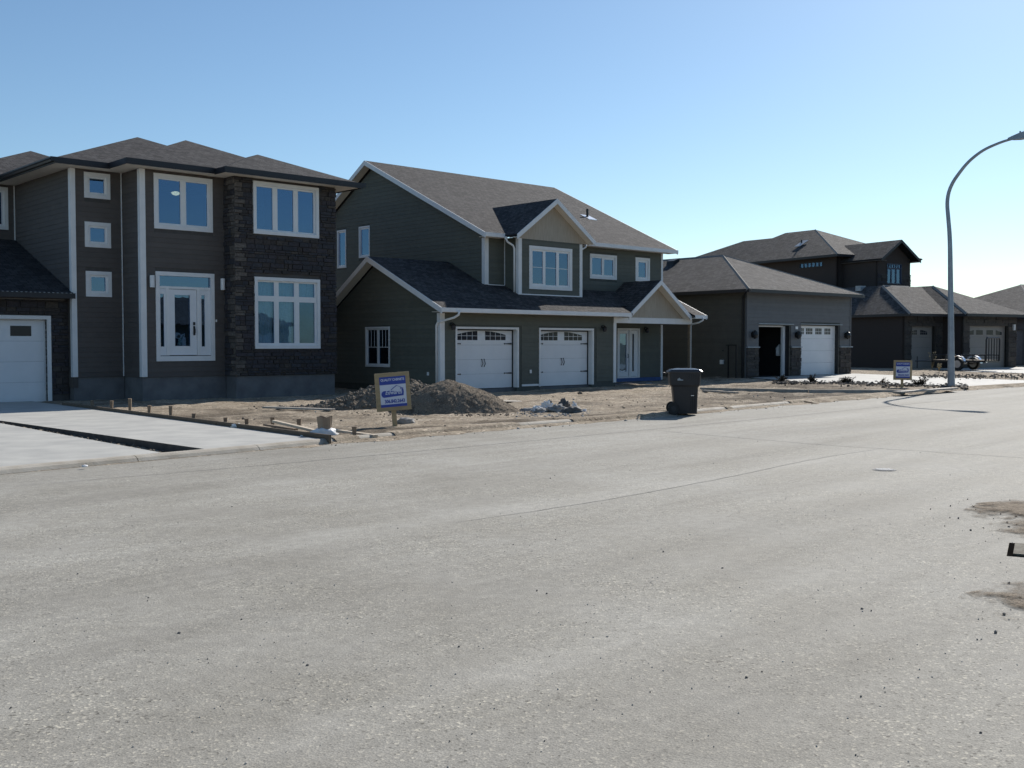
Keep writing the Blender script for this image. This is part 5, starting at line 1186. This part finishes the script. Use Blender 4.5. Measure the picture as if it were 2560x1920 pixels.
# wheeled bin
b_ = empty('wheeled_bin', (4.0, 24.45, .012), R(-4), 'dark wheeled garbage bin with a shiny closed lid at the kerb', 'bin')
def loft(rings, m, name, parent, cap=True, smooth=False):
    mb = MB(); k = len(rings[0]); mb.v = [q for r_ in rings for q in r_]
    for i in range(len(rings) - 1):
        for j in range(k): mb.f.append((k * i + j, k * i + (j + 1) % k, k * i + k + (j + 1) % k, k * i + k + j)); mb.mi.append(0)
    if cap: mb.f += [tuple(range(k - 1, -1, -1)), tuple(range(len(mb.v) - k, len(mb.v)))]; mb.mi += [0, 0]
    return mb.build(name, m, parent, smooth=smooth)
def rr(x0, y0, x1, y1, z, r=.05, dz=0):
    out = []
    for cx, cy, a0 in ((x1 - r, y1 - r, 0), (x0 + r, y1 - r, 90), (x0 + r, y0 + r, 180), (x1 - r, y0 + r, 270)):
        for k in range(4):
            a = R(a0 + k * 30); out.append((cx + r * math.cos(a), cy + r * math.sin(a), z + dz * (cx - x0)))
    return out
# bin: x along the picture (wheels at left), y away
loft([rr(-.26, -.24, .33, .24, .03), rr(-.30, -.26, .335, .26, .35), rr(-.335, -.29, .35, .29, .66)], M['bin'], 'body', b_)
loft([rr(-.36, -.30, .37, .30, .655, .06), rr(-.40, -.325, .40, .325, .70, .07), rr(-.42, -.34, .415, .34, .95, .07), rr(-.43, -.345, .42, .345, .985, .07)], M['bin'], 'upper_body', b_)
loft([rr(-.47, -.36, .46, .36, .985, .07), rr(-.47, -.36, .47, .36, 1.005, .07), rr(-.40, -.33, .42, .33, 1.05, .1), rr(-.22, -.2, .26, .2, 1.075, .1)], M['bin_lid'], 'lid', b_)
mb = MB(); mb.tube([(-.50, -.22, .955), (-.56, -.2, .97), (-.56, .2, .97), (-.50, .22, .955)], .018, 8); mb.build('handle', M['bin'], b_)
for y_ in (-.30, .30):
    mb = MB(); mb.tube([(-.31, y_ - .035, .145), (-.31, y_ + .035, .145)], .148, 22); w_ = mb.build('wheel', M['rubber'], b_)
    mb = MB(); mb.tube([(-.31, y_ - .037, .145), (-.31, y_ + .037, .145)], .07, 14); mb.build('hub', M['bin'], w_)
for k, x_ in enumerate((.17, .225, .28)):
    mb = MB(); mb.box(x_ - .008, -.285, .10, x_ + .008, -.262, .60); mb.build('rib', M['bin'], b_)
mb = MB()
for k in range(5): mb.box(.07 + k * .06, -.352, .84, .085 + k * .06, -.340, .95)
mb.build('gusset', M['bin'], b_, kind='stuff')
mb = MB(); mb.box(.155, -.30, .445, .235, -.278, .462); mb.build('catch_bar', M['fender'], b_)
mb = MB(); mb.prism([(-.21, -.349, .80), (-.06, -.349, .80), (-.06, -.349, .822), (-.115, -.349, .824), (-.15, -.349, .855), (-.165, -.349, .868), (-.185, -.349, .845), (-.21, -.349, .84)], (0, -.003, 0)); mb.build('emblem', M['galv'], b_)

b_.scale = (.86, .9, 1.0)
# mounds
def mound(name, cx, cy, rx, ry, h, ang, m, label, seed, peak=(0, 0), rough=.06, res=70, pw=1.5, cat='mound'):
    V = []; Fc = []; ca, sa = math.cos(R(ang)), math.sin(R(ang)); N_ = res
    for j in range(N_ + 1):
        for i in range(N_ + 1):
            u = (i / N_ * 2 - 1) * 1.1; v = (j / N_ * 2 - 1) * 1.1
            lx, ly = u - peak[0] * (1 - min(1, u * u + v * v)), v - peak[1] * (1 - min(1, u * u + v * v))
            r = math.hypot(lx, ly) * (1 + .18 * noise.noise(Vector((u * 1.3, v * 1.3, seed))))
            z = h * max(0, 1 - r ** pw) ** .95
            x, y = u * rx, v * ry; wx, wy = cx + x * ca - y * sa, cy + x * sa + y * ca
            n_ = noise.fractal(Vector((wx * 5, wy * 5, seed)), .7, 2.2, 5); n2 = max(0, noise.noise(Vector((wx * 11, wy * 11, seed))))
            k = min(1, z / (h * .15))
            V.append((wx - cx, wy - cy, z + (n_ * rough + n2 * rough * 1.1) * k - (.12 if z <= 0 else 0)))
    for j in range(N_):
        for i in range(N_): a = j * (N_ + 1) + i; Fc.append((a, a + 1, a + N_ + 2, a + N_ + 1))
    me = bpy.data.meshes.new(name); me.from_pydata(V, [], Fc); me.materials.append(m); me.polygons.foreach_set('use_smooth', [False] * len(me.polygons))
    o = bpy.data.objects.new(name, me); col.objects.link(o); o.location = (cx, cy, tz(cx, cy) - .02); tag(o, label, cat)
    return o
m1 = mound('gravel_mound', -1.36, 25.6, 1.66, 1.25, .80, 0, M['gravel'], 'rounded mound of gravelly soil right behind the nearer sign', 11, peak=(-.12, .0), rough=.018, pw=1.35, res=110)
m2 = mound('dirt_mound', -3.75, 27.7, 2.3, 1.15, .80, 14, M['mound'], 'long low mound of lumpy dark dirt reaching the corner of the brown house', 23, peak=(.45, .0), rough=.07, pw=1.25, res=90)
random.seed(5)
def on_mound(o, n_, rmin, rmax, m, name, label):
    vs = o.data.vertices; V, Fs = ico(); mb = MB(); base = [v.co for v in vs if v.co.z > .02]
    for _ in range(n_):
        c = random.choice(base); r = random.uniform(rmin, rmax); off = len(mb.v); q = [random.uniform(.7, 1.3) for _ in range(3)]
        mb.v += [(c.x + v.x * r * q[0], c.y + v.y * r * q[1], c.z + v.z * r * q[2]) for v in V]; mb.f += [tuple(off + k for k in f) for f in Fs]
    mb.mi = [0] * len(mb.f); mb.build(name, m, o, recalc=False, kind='stuff')
M['gravel_stone'] = mat('gravel_stone', (.30, .235, .17), .9, (.15, .115, .085), 25); M['mound_clod'] = mat('mound_clod', (.22, .185, .145), .95, (.11, .09, .07), 12, .5, 30)
on_mound(m1, 1500, .006, .016, M['gravel_stone'], 'gravel', ''); on_mound(m2, 900, .02, .06, M['mound_clod'], 'clods', '')
pts = []
for _ in range(500):
    a = random.uniform(0, 6.28); r = random.uniform(.9, 1.5); x, y = -1.3 + 1.8 * r * math.cos(a), 25.5 + 1.4 * r * math.sin(a); pts.append((x, y, tz(x, y) + .01, random.uniform(.01, .03)))
stones('spilled_gravel', pts, M['gravel_stone'], 'gravel spilled around the foot of the mounds')
o = lump('asphalt_chunk', M['sack'], (-2.14, 21.1, tz(-2.1, 21.1)), (.19, .13, .10), .3, .35, 3, 4); tag(o, 'grey lump of broken asphalt on the dirt right of the nearer sign', 'rubble')

# concrete form board along the driveway with its stakes
fb_ = empty('form_board', (0, 0, 0), 0, 'long brown form board standing on edge along the right side of the fresh driveway', 'board')
e0, e1_ = Vector((-3.05, 17.33)), Vector((-14.6, 32.0)); dd = (e1_ - e0).normalized(); nn_ = Vector((dd.y, -dd.x))
def on_edge(t, off=0.0): p = e0 + dd * t + nn_ * off; return p
for t0, t1 in ((-.05, 4.6), (4.63, 9.3), (9.33, 15.5)):
    a, b = on_edge(t0, .03), on_edge(t1, .03); mb = MB(); mb.bar((a.x, a.y, zA(a.x, a.y) - .01), (b.x, b.y, zA(b.x, b.y) - .01), .04, .17); mb.build('board', M['wood_dark'], fb_)
stk = [(-9.75, 26.75, .26), (-8.95, 25.7, .26), (-8.15, 24.9, .30), (-7.25, 23.75, .21), (-6.3, 22.6, .24), (-5.6, 21.75, .12), (-4.9, 21.0, .10), (-4.35, 20.2, .14), (-3.9, 19.55, .19), (-3.4, 18.9, .22), (-2.72, 18.0, .17)]
lab = ['farthest thin stake in the shade beside the brown house wall', 'second stake from the house in the shade along the form board', 'third stake from the house at the edge of the house shadow', 'tall stake just outside the house shadow along the form board', 'tall stake fifth from the house along the form board', 'short stake midway along the form board', 'short stake right of the white scrap on the form board', 'short stake left of the raised loose board',
       'stake holding the raised end of the loose pale board', 'stake crossing the middle of the loose pale board', 'small stake against the kerb end of the loose boards']
for k, (px_, py_) in enumerate([(230.6, 1008), (279, 1015), (325, 1022), (373, 1028), (427, 1035), (484, 1044), (564, 1053), (617, 1060), (682, 1067), (748, 1075), (886, 1093)]):
    pass
def gnd(px_, py_, z):
    a = (px_ - 1280) / 2633; b = (960 - py_) / 2633; th = math.atan(100 / 2633); dy = math.cos(th) + math.sin(th) * b; dz_ = -math.sin(th) + math.cos(th) * b; t = (z - 1.65) / dz_; return a * t, dy * t
SP = [(230.6, 1011, .19), (279, 1018, .24), (325, 1025, .34), (373, 1030, .20), (427, 1036, .23), (484, 1045, .12), (564, 1054, .10), (617, 1061, .13), (682, 1068, .20), (748, 1076, .20), (886, 1094, .15)]
for k, (px_, py_, h_) in enumerate(SP):
    x, y = gnd(px_, py_, -.03 + .05 * k / 10); z = tz(x, y)
    mb = MB(); w_ = .042; mb.hexa([(-w_ * .6, -.02, -.12), (w_ * .6, -.02, -.12), (w_ * .6, .02, -.12), (-w_ * .6, .02, -.12), (-w_, -.022, h_), (w_, -.022, h_), (w_, .022, h_ + .01), (-w_, .022, h_ + .01)])
    o = mb.build('stake', M['wood']); o.location = (x, y, z); o.rotation_euler = (R(random.uniform(-4, 4)), R(random.uniform(-3, 3)), R(random.uniform(-10, 10))); tag(o, lab[k], 'stake', 'wooden stakes along the driveway form')
def plank(a, b, w, h, m, label, cat='board', name='plank'):
    mb = MB(); A_, B_ = Vector(a), Vector(b); c = (A_ + B_) / 2; mb.bar(A_ - c, B_ - c, w, h); o = bevelled(mb, name, m, None, .003, 1); o.location = c; tag(o, label, cat); return o
x0, y0 = gnd(684, 1053, .22); x1, y1 = gnd(799, 1080, .07)
plank((x0, y0, .22), (x1, y1, .07), .10, .045, M['wood_pale'], 'pale loose board propped up on a stake by the driveway')
x0, y0 = gnd(826, 1076, .07); x1, y1 = gnd(939, 1089, .07)
plank((x0, y0, .08), (x1, y1, .06), .10, .05, M['wood_pale'], 'pale board lying low between the paper bag and the sign post')
x0, y0 = gnd(663, 1063, .06); x1, y1 = gnd(740, 1075, .06)
plank((x0, y0, .07), (x1, y1, .07), .09, .035, M['wood'], 'brown board lying under the raised pale board')
x0, y0 = gnd(662, 1020, .02); x1, y1 = gnd(832, 1027, .02)
plank((x0, y0, .04), (x1, y1, .05), .20, .04, M['wood_grey'], 'weathered plank lying on the dirt in front of the brown house')
# torn bag with open brown paper top
x, y = gnd(812, 1090, .06); pb = empty('cement_bag', (x, y, tz(x, y)), R(8), 'torn white cement bag with its open brown paper top beside the kerb', 'bag')
lump('bag_body', M['plastic'], (0, 0, 0), (.23, .16, .12), 0, .3, 3, 9, parent=pb)
lump('bag_spill', M['plastic'], (-.25, -.02, 0), (.17, .10, .04), 0, .3, 3, 5, parent=pb)
mb = MB(); n_ = 18; R0 = [(.10 + .01 * math.sin(i * 1.7)) for i in range(n_)]
for i in range(n_):
    a0, a1 = 2 * math.pi * i / n_, 2 * math.pi * (i + 1) / n_; r0, r1 = .105 + .012 * math.sin(i * 2.1), .105 + .012 * math.sin((i + 1) * 2.1)
    h0, h1 = .33 + .02 * math.sin(i * 1.3), .33 + .02 * math.sin((i + 1) * 1.3)
    for s_ in (1, .94):
        q = [(r0 * math.cos(a0) * s_, r0 * math.sin(a0) * .8 * s_, .08), (r1 * math.cos(a1) * s_, r1 * math.sin(a1) * .8 * s_, .08), (r1 * 1.25 * math.cos(a1) * s_, r1 * math.sin(a1) * s_, h1), (r0 * 1.25 * math.cos(a0) * s_, r0 * math.sin(a0) * s_, h0)]
        mb.face(q if s_ == 1 else q[::-1])
mb.build('paper_collar', M['paper'], pb, recalc=False)
x, y = gnd(598, 1065, .07); o = lump('white_scrap', M['plastic'], (x, y, zA(x, y)), (.16, .08, .05), .2, .5, 3, 31); tag(o, 'crumpled white scrap caught on the form board', 'scrap')
x, y = gnd(210, 1163, .04); o = lump('white_scrap', M['plastic'], (x + .05, y - .1, .03), (.045, .03, .02), .6, .4, 2, 12); tag(o, 'small white scrap in the gutter below the near driveway', 'scrap')
# heap of sacks and plastic
SK = [('sack', 1392, 1032, .24, .15, .15, 'grey cement sack in the middle front of the heap by the mound', 'sack', 1), ('sack', 1432, 1036, .24, .16, .13, 'dark grey slumped sack at the right end of the heap', 'sack_dark', 2), ('sack', 1352, 1033, .17, .11, .10, 'flattened grey sack at the front left of the heap', 'sack', 3),
      ('sack', 1410, 1024, .15, .12, .21, 'dark grey sack standing highest in the heap', 'sack_dark', 4), ('sack', 1320, 1027, .22, .08, .08, 'long thin grey bag lying at the left of the heap', 'sack', 5),
      ('plastic_sheet', 1366, 1024, .15, .10, .17, 'crumpled white plastic sheet at the top of the heap', 'plastic', 6), ('plastic_sheet', 1342, 1028, .13, .09, .10, 'smooth white plastic bundle left of the heap', 'plastic', 7), ('plastic_sheet', 1455, 1034, .12, .09, .07, 'torn white plastic trailing off the right end of the heap', 'plastic', 8),
      ('plastic_sheet', 1436, 1026, .07, .06, .15, 'small white plastic tip behind the dark sack', 'plastic', 13), ('sack', 1375, 1021, .06, .05, .19, 'upright dark scrap of sack between the white plastic', 'sack_dark', 14)]
for nm, px_, py_, a, b, c, lb, mk, sd_ in SK:
    x, y = gnd(px_, py_, .03); o = lump(nm, M[mk], (x, y, tz(x, y) - .01), (a, b, c), random.uniform(-.5, .5), .55 if mk == 'plastic' else .4, 4, sd_ * 3.1, freq=1.8 if mk != 'plastic' else 2.8, smooth=mk != 'plastic'); tag(o, lb, 'sack' if nm == 'sack' else 'plastic', 'heap of old sacks and plastic')
pts = [(gnd(random.uniform(1290, 1480), random.uniform(1024, 1046), .03)) for _ in range(160)]
stones('heap_rubble', [(x, y, tz(x, y) + .01, random.uniform(.012, .04)) for x, y in pts], M['sack'], 'grey crumbs and rubble around the heap of sacks')
x, y = gnd(1272, 1003, .0); patch(x, y, .5, .35, 0, tz(x, y) + .03, M['kerbc'], 'pale_lime_spill', 'pale smear of dried mortar on the dirt before the garage', 8, rag=.5)
o = lump('dirt_lump', M['mound'], (*gnd(1450, 984, .02), .0), (.09, .06, .07), 0, .3, 2, 3); tag(o, 'single dark lump on the sunlit dirt before the right garage door', 'rubble')
x, y = gnd(1605, 958, .0); plank((x - .75, y - .25, -.03), (x + .8, y + .55, -.03), .16, .05, M['plastic'], 'pale strip of board lit by the sun at the porch step')
for k, (px_, py_, l_) in enumerate(((1605, 973, .5), (1555, 975, .3), (1640, 976, .4))):
    pass
# long form boards before the third house, loose board at the lamp
x0, y0 = gnd(1751, 972, .1); x1, y1 = gnd(2020, 979, .1); x2, y2 = gnd(2262, 980, .1)
fb2 = empty('form_board', (0, 0, 0), 0, 'long low form board edging the dirt bed before the hipped garage house', 'board')
for (a, b), (c, d) in (((x0, y0), (x1, y1)), ((x1 + .03, y1 - .02), (x2, y2))): mb = MB(); mb.bar((a, b, tz(a, b) + .04), (c, d, tz(c, d) + .04), .09, .13); mb.build('board', M['wood_grey'], fb2)
x0, y0 = gnd(1751, 975, .1); x1, y1 = gnd(1838, 985, .05); plank((x0, y0 - .5, tz(x0, y0) + .05), (x1, y1 - .3, tz(x1, y1) + .05), .12, .05, M['wood_grey'], 'short plank leaning along the near end of the long form board')
x0, y0 = gnd(2243, 985, .07); x1, y1 = gnd(2384, 975, .07); plank((x0, y0, .13), (x1, y1, .13), .34, .05, M['wood_grey'], 'wide grey board on the verge crossed by the lamp shadow')

# shrubs in the bed, clods between them
def shrub(x, y, z, h, w, dens, label, seed, sparse=False):
    random.seed(seed); r_ = empty('shrub', (x, y, z), 0, label, 'shrub', 'small shrubs along the bright driveway'); st = MB(); lf = MB()
    for k in range(dens):
        a = random.uniform(0, 6.28); tilt = random.uniform(.15, 1.25) ; L = h * random.uniform(.6, 1.1) / (1 if tilt < .8 else 1.1); p = Vector((random.uniform(-.05, .05), random.uniform(-.05, .05), 0))
        d = Vector((math.sin(tilt) * math.cos(a) * w / h, math.sin(tilt) * math.sin(a) * w / h, math.cos(tilt) * .9)); path = [p]
        for s_ in range(4): p = p + d * L / 4; d.z -= .07; path.append(p.copy())
        st.tube(path, [.012, .010, .008, .006, .003], 4)
        for s_ in range(10 if sparse else 34):
            i = random.randrange(1, 5); q = path[i] + (path[i - 1] - path[i]) * random.random(); v = Vector((random.gauss(0, 1), random.gauss(0, 1), random.gauss(.4, .8))).normalized() * random.uniform(.05, .11)
            sd2 = v.cross(Vector((random.random(), random.random(), 1))).normalized() * random.uniform(.008, .018); lf.face([q - sd2, q + sd2, q + v])
    st.build('stems', M['twig'], r_, recalc=False); lf.build('foliage', M['bush'] if not sparse else M['twig'], r_, recalc=False, kind='stuff')
for k, (px_, py_, z_, h_, w_, dn, lb, sp_) in enumerate(((1955, 953, .13, .40, .45, 26, 'rounded dark shrub in the shade at the open garage bay', False), (2030, 955, .13, .42, .26, 22, 'narrow upright shrub before the white garage door', False), (2116, 958, .12, .42, .42, 24, 'spiky dark shrub at the left of the bright driveway', False),
        (2208, 959, .11, .34, .45, 14, 'thin bare shrub between the spiky shrub and the far sign', True), (2300, 962, .10, .40, .44, 26, 'spreading dark shrub between the far sign and the street lamp', False))):
    x, y = gnd(px_, py_, z_); shrub(x, y, tz(x, y), h_, w_, dn, lb, 40 + k, sp_)
random.seed(9); pts = []
for _ in range(700):
    t = random.random(); px_ = 1930 + t * 490; py_ = 955 + t * 9 + random.gauss(0, 2.2); x, y = gnd(px_, py_, .12); pts.append((x, y, tz(x, y) + .02, random.uniform(.02, .075)))
M['bed_clod'] = mat('bed_clod', (.10, .085, .07), .95, (.05, .043, .036), 10, .5, 25)
stones('bed_clods', pts, M['bed_clod'], 'row of dark clods along the planting bed before the driveway')
pts = []
for _ in range(260):
    px_ = random.uniform(2300, 2560); x, y = gnd(px_, 940 + random.gauss(0, 3), .2); pts.append((x, y, .2, random.uniform(.02, .06)))
stones('bed_clods', pts, M['clod'], 'brown clods on the strip between the two bright driveways')
for k, (px_, py_, h_, lb) in enumerate(((2330, 925, 1.0, 'tall thin weed with pale seed heads left of the trailer'), (2348, 930, .45, 'dry straw-coloured weed clump low in front of the trailer'))):
    x, y = gnd(px_, py_, .22); random.seed(70 + k); r_ = empty('weed', (x, y, .2), 0, lb, 'weed'); st = MB(); sd3 = MB()
    for j in range(7 if k == 0 else 30):
        a = random.uniform(0, 6.28); p0 = Vector((0, 0, 0)); p1 = Vector((math.cos(a) * .2 * h_, math.sin(a) * .2 * h_, h_ * random.uniform(.6, 1))); st.tube([p0, p0.lerp(p1, .5) + Vector((0, 0, .05)), p1], [.008, .006, .004], 4)
        V, Fs = ico(); o_ = len(sd3.v); sd3.v += [tuple(p1 + v * random.uniform(.02, .05)) for v in V]; sd3.f += [tuple(o_ + q for q in f) for f in Fs]
    sd3.mi = [0] * len(sd3.f); st.build('stems', M['weed'], r_, recalc=False); sd3.build('seed_heads', M['weed'], r_, recalc=False, kind='stuff')

# utility trailer
tr = empty('utility_trailer', (23.8, 56.2, .26), R(-50), 'black utility trailer with silver fenders and a tall mesh ramp gate', 'trailer')
# local x: towards its rear gate (right, nearer the street); local y: across, away from the camera
def tb(name, m, *boxes, p=None):
    mb = MB()
    for q in boxes: mb.box(*q)
    return mb.build(name, m, p or tr)
tb('deck', M['wood'], (-1.5, .12, .50, 1.4, 1.6, .54))
tb('frame', M['black'], (-1.53, .08, .42, 1.43, .13, .52), (-1.53, 1.59, .42, 1.43, 1.64, .52), (-1.53, .08, .42, -1.48, 1.64, .52), (1.38, .08, .42, 1.43, 1.64, .52))
for y_ in (.105, 1.615):
    mb = MB(); mb.tube([(-1.5, y_, .80), (1.4, y_, .80)], .032, 6); mb.build('side_rail', M['black'], tr)
    for x_ in (-1.5, -.75, .75, 1.4): mb = MB(); mb.bar((x_, y_, .5), (x_, y_, .8), .04, .04); mb.build('rail_post', M['black'], tr)
for y_ in (-.02, 1.74):
    mb = MB(); mb.tube([(0, y_ - .10, .32), (0, y_ + .10, .32)], .33, 26); w_ = mb.build('wheel', M['rubber'], tr)
    mb = MB(); mb.tube([(0, y_ - .105, .32), (0, y_ + .105, .32)], .20, 20); rm = mb.build('rim', M['rim'], w_)
    mb = MB(); a_n = [i * math.pi / 10 for i in range(11)]
    for i in range(10):
        q = [(math.cos(a) * .42, y_ + s_, .34 + math.sin(a) * .42) for a, s_ in ((a_n[i], -.13), (a_n[i], .13), (a_n[i + 1], .13), (a_n[i + 1], -.13))]; mb.prism(q, (0, 0, .012))
    mb.build('fender', M['fender'], tr)
mb = MB(); mb.tube([(0, .1, .32), (0, 1.64, .32)], .03, 8); mb.build('axle', M['black'], tr)
gt = MB(); gt.tube([(1.45, .12, .5), (1.45, .12, 1.62), (1.45, .2, 1.72), (1.45, 1.52, 1.72), (1.45, 1.6, 1.62), (1.45, 1.6, .5)], .045, 6); gate = gt.build('ramp_gate', M['black'], tr)
for k in range(1, 5): mb = MB(); y_ = .12 + 1.48 * k / 5; mb.tube([(1.45, y_, .52), (1.45, y_, 1.72)], .03, 5); mb.build('gate_bar', M['black'], gate)
for k in range(2): mb = MB(); mb.tube([(1.45, .12, .60 + k * .1), (1.45, 1.6, .60 + k * .1)], .018, 5); mb.build('gate_bar', M['black'], gate)
mb = MB(); mb.tube([(-1.5, .2, .46), (-2.9, .86, .44)], .035, 6); mb.tube([(-1.5, 1.5, .46), (-2.9, .86, .44)], .035, 6); mb.tube([(-2.8, .86, .05), (-2.8, .86, .7)], .03, 6); mb.build('tongue', M['black'], tr)
mb = MB(); mb.box(1.44, .10, .40, 1.47, .22, .46); mb.build('tail_lamp', M['fender'], tr)

# white jacket-like shape inside the open garage
o = lump('hanging_white_coat', M['plastic'], ((9.463 + .766 * 3.0 - .643 * .6) * CS, (42.5 + .643 * 3.0 + .766 * .6) * CS, 1.08), (.22, .12, .42), R(40), .2, 3, 6); tag(o, 'white coat-like cloth hanging inside the open garage bay by its right jamb', 'coat')

# manhole cover and storm drain
mh = empty('valve_cover', (4.88, 13.75, .003), R(20), 'small round cast iron cover sunk in the asphalt beside the paving seam', 'valve cover'); mh.scale = (.5, .5, .6)
mb = MB(); mb.tube([(0, 0, -.02), (0, 0, .004)], .30, 40); mb.build('frame_ring', M['iron'], mh)
mb = MB(); mb.tube([(0, 0, -.01), (0, 0, .009)], .255, 36); cv = mb.build('lid', M['iron'], mh)
M['worn'] = mat('worn_iron', (.45, .45, .44), .5, (.36, .36, .35), 10)
for i in range(-3, 4):
    mb = MB(); L_ = (.22 ** 2 - (i * .062) ** 2) ** .5
    mb.box(i * .062 - .014, -L_, .009, i * .062 + .014, L_, .016); mb.build('raised_bar', M['worn'], cv)
gr = empty('storm_drain', (4.23, 8.27, .0), R(-27), 'rectangular steel storm drain grate set in a recess at the right edge of the street', 'drain')
tb('recess', mat('drain_void', (.012, .011, .010), 1.0, None, 5, spec=0), (-.28, -.28, .001, .55, .32, .0035), p=gr)
tb('frame', M['grate'], (-.235, -.245, .004, .5, -.20, .018), (-.235, .20, .004, .5, .245, .018), (-.235, -.20, .004, -.13, .20, .018), (.44, -.20, .004, .5, .20, .018), p=gr)
for i in range(5): tb('grate_bar', M['grate'], (-.09 + i * .11, -.17, .006, -.045 + i * .11, .17, .015), p=gr)
tb('cross_bar', M['grate'], (-.13, -.02, .008, .44, .02, .0165), p=gr)
